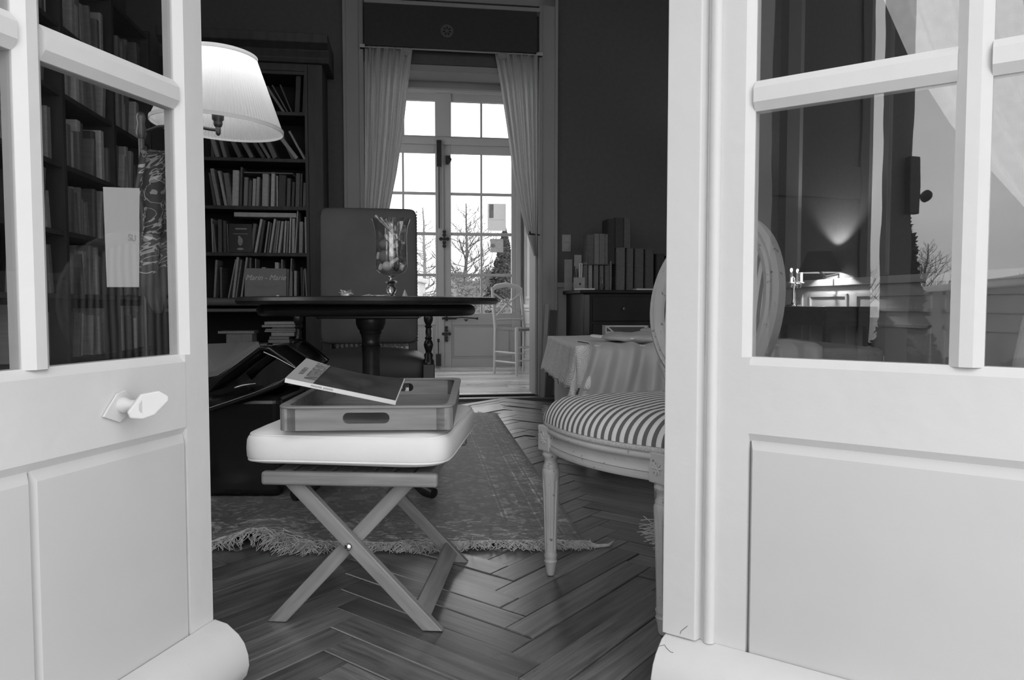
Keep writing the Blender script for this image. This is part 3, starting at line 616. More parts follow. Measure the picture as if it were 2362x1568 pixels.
def bush(name, label, loc, r, n, seed, mt='leaf2', size=.07, cat='shrub', group=None, cone=False, trunk=False):
    R = random.Random(seed); t = thing(name, label, cat, loc, 0, group); core = MB()
    if cone: core.lathe([(r[0]*.8*(1-k/8), r[2]*k/8) for k in range(9)], 10)
    else: core.sell(r[0]*1.7, r[1]*1.7, r[2]*1.7, 1, 1, (0, 0, r[2]), 12, 8)
    f = MB(); leafy(f, (0, 0, 0 if cone else r[2]), r, n, R, size, cone)
    f.add(core.v, core.f); o = f.build('foliage', M[mt], t); o['kind'] = 'stuff'
    MB().tube([(0, 0, -.1), (0, 0, r[2]*.8)], [r[0]*.08, r[0]*.03], 6).build('trunk', M['bark'], t)
    return t
# garden beyond the far door
def gpt(px, py, Y): p = atY(px, py, Y); return p
p = gpt(1075, 600, 26); bare_tree('bare_tree', 'tall bare winter tree seen through the middle pane of the garden door', (p.x, 26, -.35), 4.6, 3, dens=3, spread=1.15)
p = gpt(978, 600, 24); bare_tree('bare_tree', 'slender bare tree seen through the left leaf of the garden door', (p.x, 24, -.35), 4.2, 5, dens=2, spread=.6)
p = gpt(1175, 600, 20); bush('conifer', 'dark conifer behind the right panes of the garden door', (p.x - .12, 19, -.35), (.8, .8, 3.1), 6500, 4, 'leaf', .045, 'tree', cone=True)
hs = [(1052, 26, 1.2), (1086, 22, .98), (1128, 28.5, 1.3), (1158, 21, .9), (1040, 20.5, .85), (1102, 18, .62), (1176, 16, .6), (935, 21, .8)]
lbs = ['hedge shrub left of the bare tree trunk beyond the garden door', 'hedge shrub at the foot of the bare tree', 'tall hedge shrub right of the bare tree', 'hedge shrub in front of the dark conifer', 'low shrub near the meeting stile of the garden door', 'low shrub in front of the hedge, below the middle panes', 'small shrub at the right edge of the garden door panes', 'shrub seen between the leather chair and garden door stile']
for (x, Y, h), lb in zip(hs, lbs):
    p = gpt(x, 700, Y); bush('garden_shrub', lb, (p.x, Y, -.35), (.62, .5, h), 4200, int(x), 'leaf2', .038, 'shrub', 'hedge shrubs beyond the garden door')
# small stone pavilion and fence seen through the left leaf
pv = thing('stone_pavilion', 'pale stone building corner with a cornice seen through the left leaf of the garden door', 'building', (gpt(952, 700, 18).x, 18, -.35))
BX(-1.6, .13, 0, 1.5, 0, 1.62).build('wall', M['stone'], pv); BX(-1.7, .2, -.08, 1.5, 1.62, 1.74).build('cornice', M['stone'], pv, bevel=.02); BX(-.05, .16, -.04, .0, 0, 1.55).build('pilaster', M['stone'], pv)
fc = thing('garden_fence', 'low slatted garden fence beyond the left leaf of the garden door', 'fence', (gpt(985, 700, 19).x, 19, -.35))
MB().box(-.3, .3, 0, .03, 1.32, 1.36).build('rail', M['grey'], fc)
BX(-.3, .3, .01, .05, 0, 1.02).build('base_wall', M['stone'], fc)
for k in range(12): BX(-.29 + k*.05, -.265 + k*.05, -.01, .02, 1.0, 1.34).build('slat', M['grey'], fc)
# in front of the house: garden mirrored in the panes
R0 = random.Random(2)
for i, (X, Y, h) in enumerate([(-9, -6.5, 2.2), (-10.5, -9, 2.6), (-8.5, -12, 2.3), (-12, -13, 3.2), (-6, -14, 2.6), (-14, -7, 3.0)]):
    bare_tree('bare_tree', ['bare tree nearest the house corner, seen only as a reflection', 'bare tree with a wide crown behind the garden wall, seen reflected', 'thin bare tree over the garden wall, seen reflected', 'tallest bare tree behind the garden wall, seen reflected', 'bare tree at the far right of the reflected garden', 'bare tree at the far left of the reflected garden'][i], (X, Y, -.12), h*.72, 20 + i, dens=3, group='bare trees before the house', spread=1.3)
bush('cypress', 'dark cypress cone before the garden wall, seen reflected in the right door', (-4.3, -4.1, -.12), (.34, .34, 1.75), 2500, 9, 'leaf', .05, 'tree', cone=True)
gw = thing('garden_wall', 'pale rendered garden wall mirrored in the right door panes', 'wall', (-5.6, -6.2, -.12), radians(-48 + 90))
M['darkwall'] = mat('weathered_render', .20, .95, var=.4, scale=2)
BX(-6, 6, -.12, .12, 0, 1.0).build('wall', M['darkwall'], gw); BX(-6.05, 6.05, -.2, .2, 1.0, 1.08).build('coping', M['stone'], gw, bevel=.015)
for i, (X, Y) in enumerate([(-3.0, -2.6), (-3.8, -1.9), (-1.9, -3.0), (-4.9, -1.2), (-1.0, -3.7)]):
    bush('winter_shrub', ['nearest low winter shrub mirrored under the cypress', 'low winter shrub left of the cypress in the reflection', 'low winter shrub right of the cypress in the reflection', 'low winter shrub at the left end of the mirrored bed', 'low winter shrub behind the mirrored cypress'][i], (X, Y, -.12), (.45, .45, .3), 700, 30 + i, 'leaf', .05, 'shrub', 'low shrubs before the house')
# open grey shutter standing outside the left jamb, mirrored in the right door
M['shutter'] = mat('grey_shutter_paint', .07, .6, var=.1, scale=5)
sh = thing('shutter', 'grey panelled shutter leaf folded open outside the left jamb', 'shutter', (-.90, .30, 0), radians(-90))
for a, b, z0, z1 in ((0, .06, 0, 2.9), (.50, .56, 0, 2.9), (.06, .50, 0, .12), (.06, .50, 2.8, 2.9), (.06, .50, 1.15, 1.31)): BX(a, b, -.018, .018, z0 + .02, z1).build('frame_bar', M['shutter'], sh, bevel=.003)
for z0, z1 in ((.13, 1.18), (1.28, 2.8)): BX(.06, .50, -.008, .008, z0, z1).build('panel', M['shutter'], sh)
s2 = thing('shutter', 'grey narrow shutter leaf with a lock and round knob outside the left jamb', 'shutter', (-.90, -.345, 0), radians(-90))
BX(0, .12, -.02, .02, .02, 2.9).build('board', M['shutter'], s2, bevel=.003)
lk = BX(.08, .135, .02, .05, 1.12, 1.36).build('lock_case', M['iron'], s2, bevel=.004)
MB().lathe([(.008, 0), (.008, .03), (.02, .035), (.026, .045), (.02, .058), (0, .06)], 14).build('knob', M['iron'], lk, loc=(.135, .035, 1.2), rot=(0, pi/2, 0), smooth=50)
# ================================================================ FURNITURE, NEAR
# --- rug (a quad in the camera-side frame; small ripple along the near edge)
RGC = Vector((.229, 2.266, 0)); RGF = Vector((-.106, 4.975, 0)); dl_ = (RGF - RGC); LR = dl_.length; ud = dl_.normalized(); wd = Vector((-1, -.03, 0)).normalized(); WR = 2.05
rug = thing('oriental_rug', 'large dark oriental rug with a patterned pale border under the round table', 'rug', (0, 0, 0))
mb = MB(); uv = []; NU, NV = 60, 60
def rip(u):   # ripple of the near edge, by distance from the right corner
    return .030*math.exp(-((u - 1.02)/.085)**2) + .006*(1 + sin(u*9))*min(1, u*3)*.5
def rp_(u, v):
    w = math.exp(-v*5)
    off = .05*math.exp(-((u - 1.02)/.12)**2)*w
    return RGC + wd*u + ud*(v + off) + Vector((0, 0, .006 + rip(u)*w))
for i in range(NU+1):
    for j in range(NV+1):
        u, v = WR*i/NU, LR*(j/NV)**1.6; mb.v.append(rp_(u, v)); uv.append((u, v))
for i in range(NU):
    for j in range(NV): q = i*(NV+1)+j; mb.f.append((q, q+NV+1, q+NV+2, q+1)); mb.m.append(0)
o = mb.build('pile', M['rug'], rug, smooth=180, solid=.009, uvs=uv)
# selvedge binding and fringe
MB().tube([rp_(u*.02, 0) + Vector((0, 0, .001)) for u in range(int(WR/.02))], .006, 6).build('end_binding', M['fringe'], rug, smooth=60)
def fringe(mb, p, d, n, R, L0=.06, r=.0013):
    for k in range(n):
        q = Vector(p) + Vector((R.uniform(-.008, .008), 0, R.uniform(.0, .006))); dd = Vector(d) + Vector((R.uniform(-.7, .7), R.uniform(-.35, .35), R.uniform(-.1, .5))); pts = [q]
        L_ = L0*R.uniform(.55, 1.15)
        for i in range(4):
            q = q + dd.normalized()*L_/4; q.z = max(.003, q.z - .001); pts.append(q.copy()); dd += Vector((R.uniform(-.8, .8), R.uniform(-.3, .3), R.uniform(-.75, .1)))
        mb.tube(pts, r, 3)
R = random.Random(5); fm = MB(); u = 0.0
while u < WR - .05:
    p = rp_(u, -.004); dens = 9 + int(5*ns(u, 6, 1) * 2); fringe(fm, p, -ud + Vector((.3*sin(u*14) + .4*ns(u, 20, 6), 0, .1)), max(6, int(dens*1.3)), R, .078*(1 + .4*ns(u, 5, 3)*2), .0010); u += .0085
o = fm.build('fringe', M['fringe'], rug); o['kind'] = 'stuff'
tm = MB()
for k in range(7):   # loose cords at the left and at the right corner
    tm.tube([rp_(1.08, 0) + Vector((0, -.01, .01)), rp_(1.2, 0) + Vector((0, -.025 - .004*k, .004)), rp_(1.45, 0) + Vector((0, -.035 - .006*k, .003))], .002, 4)
tm.build('loose_cord', M['fringe'], rug, smooth=60)['kind'] = 'stuff'; tm = MB()
tm.tube([RGC + Vector((-.02, 0, .008)), RGC + Vector((.03, -.03, .004)), RGC + Vector((.07, -.02, .004)), RGC + Vector((.09, .012, .006))], [.006, .007, .005, .002], 6)
tm.build('loose_cord', M['fringe'], rug, smooth=60)
fm = MB(); u = 0
while u < 1.2: fringe(fm, RGF + wd*u, ud, 5, R, .05); u += .02
o = fm.build('fringe', M['fringe'], rug); o['kind'] = 'stuff'
# second rug lying under and behind the striped chair: only its frayed ends show
r2 = thing('fringed_rug', 'second dark rug whose frayed ends show beside and behind the striped chair', 'rug', (0, 0, 0))
c0 = atZ(1256, 950, 0); c1 = atZ(1512, 1240, 0)
r2p = [(c0.x + .03, c0.y + .35), (c1.x + .03, c1.y + .14), (c1.x + .03, c1.y - .02), (c1.x + .62, c1.y - .02), (c0.x + .9, c0.y + .35)]
r2p = [(c0.x + .06, c0.y + .2), (c0.x + .06, c0.y - .25), (c1.x + .05, c1.y + .12), (c1.x + .05, c1.y - .12), (c1.x + .7, c1.y - .12), (c0.x + 1.2, c0.y + .2)]
fm = MB()
for k in range(16): fringe(fm, (c0.x + .05, c0.y - .22 + k*.027, .006), (-1, 0, .05), 4, R, .075, .0022)
for k in range(12): fringe(fm, (c1.x + .045, c1.y - .10 + k*.018, .006), (-1, .1*k/12, .05), 6, R, .085, .0016)
MB().prism([(c0.x+.05, c0.y-.22), (c0.x+.05, c0.y+.2), (c0.x+.9, c0.y+.2), (c0.x+.9, c0.y-.22)], .002, .010, ax='z').build('woven_end', M['rug'], r2, uvs=None)
MB().prism([(c1.x+.04, c1.y-.12), (c1.x+.04, c1.y+.12), (c1.x+.6, c1.y+.12), (c1.x+.6, c1.y-.12)], .002, .010, ax='z').build('woven_end', M['rug'], r2)
MB().prism([(c1.x+.3, c1.y+.12), (c0.x+.5, c0.y-.22), (c0.x+.9, c0.y-.22), (c1.x+.6, c1.y+.12)], .002, .009, ax='z').build('woven_field', M['rug'], r2)
o = fm.build('fringe', M['fringe'], r2); o['kind'] = 'stuff'
# --- folding stool
SR = radians(-4); stool = thing('folding_stool', 'teak folding stool with crossed legs and a steel bolt in the foreground', 'stool', (-.352, 1.90, 0), SR)
RT, RB = .371, .337   # rail top / bottom
SHD = .212            # half distance between leg frames
def bar3(mb, p, q, w, t, up=(0, 1, 0), cut=None):
    p, q = Vector(p), Vector(q); d = (q - p).normalized(); u = Vector(up); s = d.cross(u).normalized(); u = s.cross(d)
    vs = []
    for c in (p, q):
        for a, b in ((-1, -1), (1, -1), (1, 1), (-1, 1)): vs.append(c + s*a*w/2 + u*b*t/2)
    if cut is not None:   # cut ends flat at heights
        for i, v in enumerate(vs):
            z = cut[0] if i < 4 else cut[1]
            if z is None: continue
            if abs(d.z) > .05: vs[i] = v + d*((z - v.z)/d.z)
    return mb.add(vs, [(0,1,2,3), (7,6,5,4), (0,4,5,1), (1,5,6,2), (2,6,7,3), (3,7,4,0)])
def along(mb, p, q, up, name, mt, parent, bevel):
    """move the verts of a bar into a frame whose x runs along it, so the grain follows the wood"""
    p, q, u = Vector(p), Vector(q), Vector(up); x = (q - p).normalized(); y = (u - x*u.dot(x)).normalized(); z = x.cross(y)
    Mx = Matrix(((x.x, y.x, z.x, p.x), (x.y, y.y, z.y, p.y), (x.z, y.z, z.z, p.z), (0, 0, 0, 1))); mb.xf(Mx.inverted()); o = mb.build(name, mt, parent, bevel=bevel); o.matrix_local = Mx; return o
for sy in (-1, 1):
    yf = sy*SHD
    for p, q in (((-.135, yf + sy*.012, RB), (.187, yf + sy*.012, 0)), ((.125, yf - sy*.012, RB), (-.190, yf - sy*.012, 0))):
        along(bar3(MB(), p, q, .034, .021, cut=(RB + .01, 0)), p, q, (0, 1, 0), 'leg', M['teak'], stool, .0025)
    bo = MB().lathe([(0.0, 0), (.009, 0), (.0095, .002), (.009, .006), (.006, .0095), (0, .011)], 18)
    bo.build('bolt', M['chrome'], stool, loc=(-.006, yf + sy*.0225, .1935), rot=(radians(90)*(1 if sy < 0 else -1), 0, 0), smooth=50)
    rl = BX(-.203, .203, yf + sy*.032 - .012, yf + sy*.032 + .012, RB, RT - .003); rl.build('seat_rail', M['teak'], stool, bevel=.007, seg=3)
p, q = (.160, -SHD, .040), (.160, SHD, .040); along(bar3(MB(), p, q, .046, .012, up=(.74, 0, .68)), p, q, (.74, 0, .68), 'stretcher', M['teak'], stool, .002)
for sx in (-1, 1): BX(sx*.165 - .02, sx*.165 + .02, -SHD - .01, SHD + .01, RB + .006, RT - .006).build('side_rail', M['teak'], stool, bevel=.004)
for k in range(6): BX(-.12 + k*.048 - .018, -.12 + k*.048 + .018, -SHD - .01, SHD + .01, RB + .012, RT - .008).build('seat_slat', M['teak'], stool, bevel=.003)
# cushion
cu = thing('seat_cushion', 'thick cream cotton cushion lying on the folding stool', 'cushion', (-.362, 1.905, RT + .001), SR)
CW, CD, CH = .482, .545, .094
def cf(p):
    q = p.copy(); q.z += .004*noise.noise(Vector((p.x*9, p.y*9, 1))) ; q.x *= 1 + .012*noise.noise(Vector((p.y*8, p.z*20, 3)));
    if p.z < 0: q.z = p.z*(.95 + .06*sin(p.x*14))
    if p.z > .02: q.z = min(q.z, .0455)
    return q
MB().sell(CW, CD, CH, .42, .2, (0, 0, CH/2), 72, 26, fn=cf).build('cover', M['cream'], cu, smooth=180)
def rr(w, d, e, n=72):
    return [(w/2*math.copysign(abs(cos(t*2*pi/n))**e, cos(t*2*pi/n)), d/2*math.copysign(abs(sin(t*2*pi/n))**e, sin(t*2*pi/n))) for t in range(n)]
for z, k in ((.022, .982), (.078, .965)):
    MB().tube([(x, y, z + .0015*sin(x*30)) for x, y in rr(CW*k, CD*k, .2)], .0032, 6, closed=True).build('piping', M['cream'], cu, smooth=180)
# --- tray
ZT = .466
tl, tr_, tb = atZ(638, 992, ZT), atZ(1041, 995, ZT), atZ(1062, 872, .525)
trot = radians(-2.2); TW, TD, THt = .385, .615, .050
tray = thing('wooden_tray', 'rectangular wooden tray with cut-out handles resting on the cream cushion', 'tray', ((tl.x + tr_.x)/2 - .008, (tl.y + tr_.y)/2 + TD/2 - .0, ZT + .001), radians(2.6))
BX(-TW/2 + .008, TW/2 - .008, -TD/2 + .008, TD/2 - .008, 0, .006).build('base', M['teak'], tray)
def handle_wall(y0, y1, nm):
    # wall with a stadium hole: ring of quads between outer rect and slot
    n = 10; hw, hh, zc = .052, .0125, .0275; inn = []
    for k in range(n+1): a = -pi/2 + pi*k/n; inn.append((hw - hh + hh*cos(a), zc + hh*sin(a)))
    for k in range(n+1): a = pi/2 + pi*k/n; inn.append((-hw + hh + hh*cos(a), zc + hh*sin(a)))
    W2 = TW/2 - .012; out = []
    m = len(inn)
    for i, (x, z) in enumerate(inn):
        dx, dz = x*.9, z - zc
        # project outward on the rectangle
        ex = (W2 if x > 0 else -W2) if abs(x) > hw - hh - 1e-6 and i not in () else x
        out.append((ex, z))
    # corners
    out = []
    for i, (x, z) in enumerate(inn):
        if i == 0: out.append((W2, 0))
        elif i == n: out.append((W2, THt))
        elif i == n+1: out.append((-W2, THt))
        elif i == m-1: out.append((-W2, 0))
        elif i < n: out.append((W2, THt*i/n))
        else: out.append((-W2, THt*(1-(i-n-1)/n)))
    mb = MB(); vs = [(x, y0, z) for x, z in inn] + [(x, y0, z) for x, z in out] + [(x, y1, z) for x, z in inn] + [(x, y1, z) for x, z in out]; fs = []
    for i in range(m):
        j = (i+1) % m
        fs += [(i, j, m+j, m+i), (2*m+j, 2*m+i, 3*m+i, 3*m+j), (j, i, 2*m+i, 2*m+j), (m+i, m+j, 3*m+j, 3*m+i)]
    return mb.add(vs, fs).build(nm, M['teak'], tray)
handle_wall(-TD/2, -TD/2 + .010, 'end_wall'); handle_wall(TD/2 - .010, TD/2, 'end_wall')
for s in (-1, 1): BX(s*(TW/2 - .005) - .005, s*(TW/2 - .005) + .005, -TD/2 + .012, TD/2 - .012, 0, THt).build('side_wall', M['teak'], tray)
for sx in (-1, 1):
    for sy in (-1, 1):
        pts = [(0, 0), (-.030, 0), (-.030, .010)] ; c = []
        r = .018
        poly = [(TW/2 - .036, TD/2), (TW/2 - r, TD/2)] + [(TW/2 - r + r*sin(k*pi/12), TD/2 - r + r*cos(k*pi/12)) for k in range(1, 6)] + [(TW/2, TD/2 - r), (TW/2, TD/2 - .03), (TW/2 - .010, TD/2 - .03), (TW/2 - .010, TD/2 - .010), (TW/2 - .036, TD/2 - .010)]
        MB().prism([(x*sx, y*sy) for x, y in poly], 0, THt - .0003, ax='z').build('corner_block', M['teak_up'], tray, smooth=40)
rim = []
mb = MB(); n = 80; ro = rr(TW + .012, TD + .012, .12, n); ri = rr(TW - .026, TD - .026, .12, n)
vs = [(x, y, THt) for x, y in ro] + [(x, y, THt + .005) for x, y in ro] + [(x, y, THt + .005) for x, y in ri] + [(x, y, THt) for x, y in ri]
fs = [(k*n+i, k*n+(i+1) % n, ((k+1) % 4)*n+(i+1) % n, ((k+1) % 4)*n+i) for k in range(4) for i in range(n)]
mb.add(vs, fs).build('rim', M['teak'], tray, bevel=.0015)
# --- magazine: spine towards the viewer, leaning on the left side of the tray
mg0 = atY(650, 884, 1.66); mg1 = atY(912, 934, 1.70)
# local frame: x along the spine, y across the cover
A = Vector((mg0.x, 1.68, mg0.z)); Bp = Vector((mg1.x, 1.70, mg1.z)); Lm = (Bp - A).length
xd = (Bp - A).normalized(); yd = Vector((.12, 1, .10)); yd = (yd - xd*yd.dot(xd)).normalized(); zd = xd.cross(yd)
mag = thing('magazine', 'glossy magazine with a white spine leaning in the wooden tray', 'magazine'); mag.matrix_world = Matrix(((xd.x, yd.x, zd.x, A.x), (xd.y, yd.y, zd.y, A.y), (xd.z, yd.z, zd.z, A.z), (0, 0, 0, 1)))
MT, MD = .0105, .215
def sag(x, y): return -.010*sin(pi*x/Lm)*(y/MD) - .012*(x/Lm)**3*(y/MD)*0
def mgrid(z, x0, x1, y0=0, y1=MD, nm='x', mt=None, lift=0):
    mb = MB().grid(lambda u, v: Vector((x0 + (x1-x0)*u, y0 + (y1-y0)*v, z + sag(x0+(x1-x0)*u, y0+(y1-y0)*v) + lift)), 14, 8); return mb.build(nm, mt, mag, smooth=180)
body = MB(); vs = []; nx, ny = 14, 6
for k, z in enumerate((0, MT)):
    for i in range(nx+1):
        for j in range(ny+1): x, y = Lm*i/nx, MD*j/ny; vs.append((x, y, z + sag(x, y)))
def ix(k, i, j): return k*(nx+1)*(ny+1) + i*(ny+1) + j
fs = []
for i in range(nx):
    for j in range(ny): fs += [(ix(0,i,j), ix(0,i,j+1), ix(0,i+1,j+1), ix(0,i+1,j)), (ix(1,i,j), ix(1,i+1,j), ix(1,i+1,j+1), ix(1,i,j+1))]
    fs += [(ix(0,i,0), ix(0,i+1,0), ix(1,i+1,0), ix(1,i,0)), (ix(0,i,ny), ix(1,i,ny), ix(1,i+1,ny), ix(0,i+1,ny))]
for j in range(ny): fs += [(ix(0,0,j), ix(1,0,j), ix(1,0,j+1), ix(0,0,j+1)), (ix(0,nx,j), ix(0,nx,j+1), ix(1,nx,j+1), ix(1,nx,j))]
body.add(vs, fs).build('pages', M['paper'], mag)
M['cover'] = mat('printed_cover', .045, .5, spec=.25, var=.7, scale=14, detail=5); M['band'] = mat('cover_title_band', .42, .35)
mgrid(MT, .0, Lm*.245, nm='title_band', mt=M['band'], lift=.0006)
mgrid(MT, Lm*.245, Lm - .002, nm='cover_photograph', mt=M['cover'], lift=.0006)
text_mesh('INTERIEURS', .043, M['ink'], 'title_lettering', mag, (.052, MD*.5, MT + .0012), (0, 0, radians(90)), .0002, sx=.72)
text_mesh('NUMERO', .016, M['ink'], 'small_lettering', mag, (.022, MD*.42, MT + .0012), (0, 0, radians(90)), .0002)
text_mesh('MAISONS  JARDINS', .006, M['ink'], 'spine_lettering', mag, (.085, -.0006, MT*.5), (pi/2, 0, 0), .0001)
# --- striped medallion chair
CF, CR_ = atZ(1270, 1325, 0), atZ(1530, 1462, 0)
mid = (CF + CR_)/2; fx = (CR_ - CF); wch = hypot(fx.x, fx.y); ca = atan2(fx.y, fx.x)   # local x: from far front leg to near front leg; local y: to the back
ch = thing('medallion_chair', 'striped medallion-back chair in distressed grey paint behind the right door leaf', 'chair', (mid.x, mid.y, 0), ca)
HW = wch/2; SD = .37
def cleg(x, y, back=False):
    lg = MB().lathe([(.009, 0), (.012, .006), (.0135, .02), (.017, .035), (.0185, .040), (.016, .044), (.017, .05), (.019, .056), (.0165, .062), (.0168, .068), (.0172, .076), (.0175, .10), (.0215, .22), (.0238, .264), (.024, .272), (.0245, .285), (.0245, .295), (.021, .30), (.022, .305), (.018, .312), (.0175, .325), (.023, .332), (.0245, .338), (.022, .343), (.022, .35)], 96, (0, 0, 0), flute=8, fl=(.068, .272))
    return lg.build('leg', M['chair'], ch, smooth=45, loc=(x, y, 0))
legs = [(-HW, 0), (HW, 0), (-HW*.78, SD), (HW*.78, SD)]
for i, (x, y) in enumerate(legs):
    l = cleg(x, y)
    BX(-.026, .026, -.026, .026, .348, .418).build('leg_block', M['chair'], l, bevel=.003)
    for fy, rz in (((0, -.027), 0), ((-.027, 0), -pi/2)):
        ro = MB()
        for k in range(8): 
            a = k*pi/4; ro.sell(.016, .007, .004, 1, 1, (0, 0, 0), 8, 5); st_ = len(ro.v) - 8*6
            ro.xf(Matrix.Rotation(a, 4, 'Z') @ Matrix.Translation((.010, 0, 0)), st_)
        ro.sell(.009, .009, .006, 1, 1, (0, 0, 0), 8, 5)
        ro.xf(Matrix.Translation((fy[0], fy[1], .383)) @ Matrix.Rotation(rz, 4, 'Z') @ Matrix.Rotation(pi/2, 4, 'X')).build('carved_rosette', M['chair'], l, smooth=50)
# seat outline (bowed front)
def seat_pt(t, grow=0, front=.045):
    # t in 0..4 sides: front, right, back, left
    s, f = int(t) % 4, t - int(t)
    P = [Vector((-HW, 0)), Vector((HW, 0)), Vector((HW*.78, SD)), Vector((-HW*.78, SD))]
    p = P[s].lerp(P[(s+1) % 4], f); nrm = (P[(s+1) % 4] - P[s]).normalized(); nrm = Vector((nrm.y, -nrm.x)); bow = (front, .015, 0, .015)[s]*4*f*(1-f)
    c = Vector((0, SD/2)); d = (p - c).normalized()
    return p + nrm*bow + d*grow
NS = 96
def ring(grow, z, front=.045): return [Vector((*seat_pt(4*k/NS, grow, front), z)) for k in range(NS)]
def rings(mb, rs, cap=True):
    vs = [v for r in rs for v in r]; fs = [(i*NS+k, i*NS+(k+1) % NS, (i+1)*NS+(k+1) % NS, (i+1)*NS+k) for i in range(len(rs)-1) for k in range(NS)]
    if cap: fs += [tuple(range(NS-1, -1, -1)), tuple((len(rs)-1)*NS + k for k in range(NS))]
    return mb.add(vs, fs)
rings(MB(), [ring(.004, .350), ring(.013, .351), ring(.0155, .356), ring(.0145, .362), ring(.009, .3635), ring(.0085, .367), ring(.012, .370), ring(.0075, .376), ring(.0065, .386), ring(.0105, .394), ring(.0115, .397), ring(.017, .3985), ring(.020, .404), ring(.0195, .410), ring(.015, .414), ring(.017, .418)]).build('seat_rail', M['chair'], ch, smooth=50)
rings(MB(), [ring(.017, .415), ring(.021, .418), ring(.021, .428), ring(.018, .431)]).build('gimp_braid', mat('gimp_braid', .45, .9, var=.3, scale=300), ch, smooth=60)
cus = []
for k in range(13):
    a = k/12*pi/2; g = .022 - .10*(1 - cos(a)); z = .430 + .072*sin(a)
    cus.append(ring(g, z))
for k in range(1, 8):
    s = 1 - k/7.0; last = cus[12]; c = Vector((0, SD/2, .502 + .012))
    cus.append([Vector((c.x + (v.x - c.x)*s, c.y + (v.y - c.y)*s, v.z + (c.z - v.z)*(1 - s*s))) for v in last])
rings(MB(), cus, False).build('seat_upholstery', M['stripe'], ch, smooth=180)
# oval back, leaning
bk = Matrix.Translation((0, SD + .0, .43)) @ Matrix.Rotation(radians(-8), 4, 'X')
OW, OH, OZ = .225, .256, .318
def oval(rx, rz, y, n=64): return [Vector((rx*cos(2*pi*k/n), y + .03*(-(cos(2*pi*k/n))**2), OZ + rz*sin(2*pi*k/n))) for k in range(n)]
ov = MB(); R_ = [oval(OW, OH, .018), oval(OW + .002, OH + .002, -.012), oval(OW - .010, OH - .010, -.022), oval(OW - .020, OH - .020, -.018), oval(OW - .026, OH - .026, -.024), oval(OW - .040, OH - .040, -.018), oval(OW - .048, OH - .048, -.006), oval(OW - .048, OH - .048, .018)]
n = 64; vs = [v for r in R_ for v in r]; fs = [(i*n+k, i*n+(k+1) % n, ((i+1) % 8)*n+(k+1) % n, ((i+1) % 8)*n+k) for i in range(8) for k in range(n)]
ov.add(vs, fs).xf(bk).build('back_frame', M['chair'], ch, smooth=50)
pad = MB(); vs = []; fs = []
for j in range(9):
    s = 1 - j/8; y = -.012 - .026*(1 - s**2.2)
    vs += [Vector((v.x*s, y + .03*(-(v.x*s/OW)**2), OZ + (v.z - OZ)*s)) for v in oval(OW - .046, OH - .046, 0)]
fs = [(i*n+k, i*n+(k+1) % n, (i+1)*n+(k+1) % n, (i+1)*n+k) for i in range(8) for k in range(n)]
pad.add(vs, fs).xf(bk).build('back_upholstery', M['stripe'], ch, smooth=180)
MB().add([v + Vector((0, .012, 0)) for v in oval(OW - .046, OH - .046, 0)], [tuple(range(n))]).xf(bk).build('back_lining', M['grey'], ch)
for s in (-1, 1):
    MB().tube([bk @ Vector((s*.150, 0, -.03)), bk @ Vector((s*.145, 0, .03)), bk @ Vector((s*.150, 0, .10)), bk @ Vector((s*.172, -.01, .145))], [.020, .017, .018, .020], 12).build('back_post', M['chair'], ch, smooth=60)
# ================================================================ FURNITURE, MIDDLE AND FAR
# --- round pedestal table
TX, TY = -.575, 3.0
tb = thing('round_table', 'dark round pedestal table with a thick edge in the middle of the room', 'table', (TX, TY, .004), radians(4))
MB().lathe([(.0, .742), (.50, .742), (.512, .746), (.518, .756), (.512, .768), (.50, .772), (0, .772)], 96).build('tabletop', M['dark'], tb, smooth=40)
poly = []
for k in range(64):
    a = 2*pi*k/64; poly.append((.425*math.copysign(abs(cos(a))**.55, cos(a)), .30*math.copysign(abs(sin(a))**.55, sin(a))))
MB().prism(poly, .698, .742, ax='z').build('apron', M['black'], tb, bevel=.022, seg=5, smooth=50)
BX(-.20, .20, -.10, .10, .686, .70).build('bearer', M['black'], tb, bevel=.004)
MB().lathe([(.055, .70), (.060, .69), (.060, .665), (.052, .645), (.044, .635), (.046, .628), (.040, .62), (.036, .60), (.037, .58), (.042, .574), (.037, .568), (.036, .55), (.034, .54), (.036, .40), (.040, .28), (.055, .22), (.058, .20), (.05, .18), (.062, .16), (.062, .12), (.03, .10)], 28, flute=0).build('column', M['dark'], tb, smooth=40)
for k in range(4):
    a = k*pi/2 + radians(45) + radians(0)
    pts = [Vector((.04*cos(a), .04*sin(a), .17)), Vector((.14*cos(a), .14*sin(a), .15)), Vector((.25*cos(a), .25*sin(a), .075)), Vector((.33*cos(a), .33*sin(a), .035)), Vector((.37*cos(a), .37*sin(a), .028))]
    MB().tube(pts, [.032, .034, .028, .028, .020], 10).build('foot', M['black'], tb, smooth=60)
# --- high-backed leather armchair facing the table
ac = thing('leather_armchair', 'high-backed dark leather armchair with turned arm posts behind the round table', 'armchair', (-.742, 3.70, .011), TH)
bkp = MB().sell(.545, .09, .775, .12, .12, (0, 0, 0), 48, 24, fn=lambda p: Vector((p.x, p.y - .018*(1 - (2*p.x/.545)**2)*(1 - (2*p.z/.775)**4), p.z)))
bkp.build('backrest', M['leather'], ac, smooth=60, loc=(0, .56, .895), rot=(radians(-4), 0, 0))
nm = MB()
for k in range(44):
    z = -.37 + k*.0172
    for s in (-1, 1): nm.sell(.009, .009, .009, 1, 1, (s*.270, -.035, z), 6, 4)
for k in range(30):
    x = -.26 + k*.018; nm.sell(.009, .007, .009, 1, 1, (x, -.042, -.372), 6, 4)
o = nm.build('nail_heads', M['brass'], ac, loc=(0, .56, .895), rot=(radians(-4), 0, 0)); o['kind'] = 'stuff'
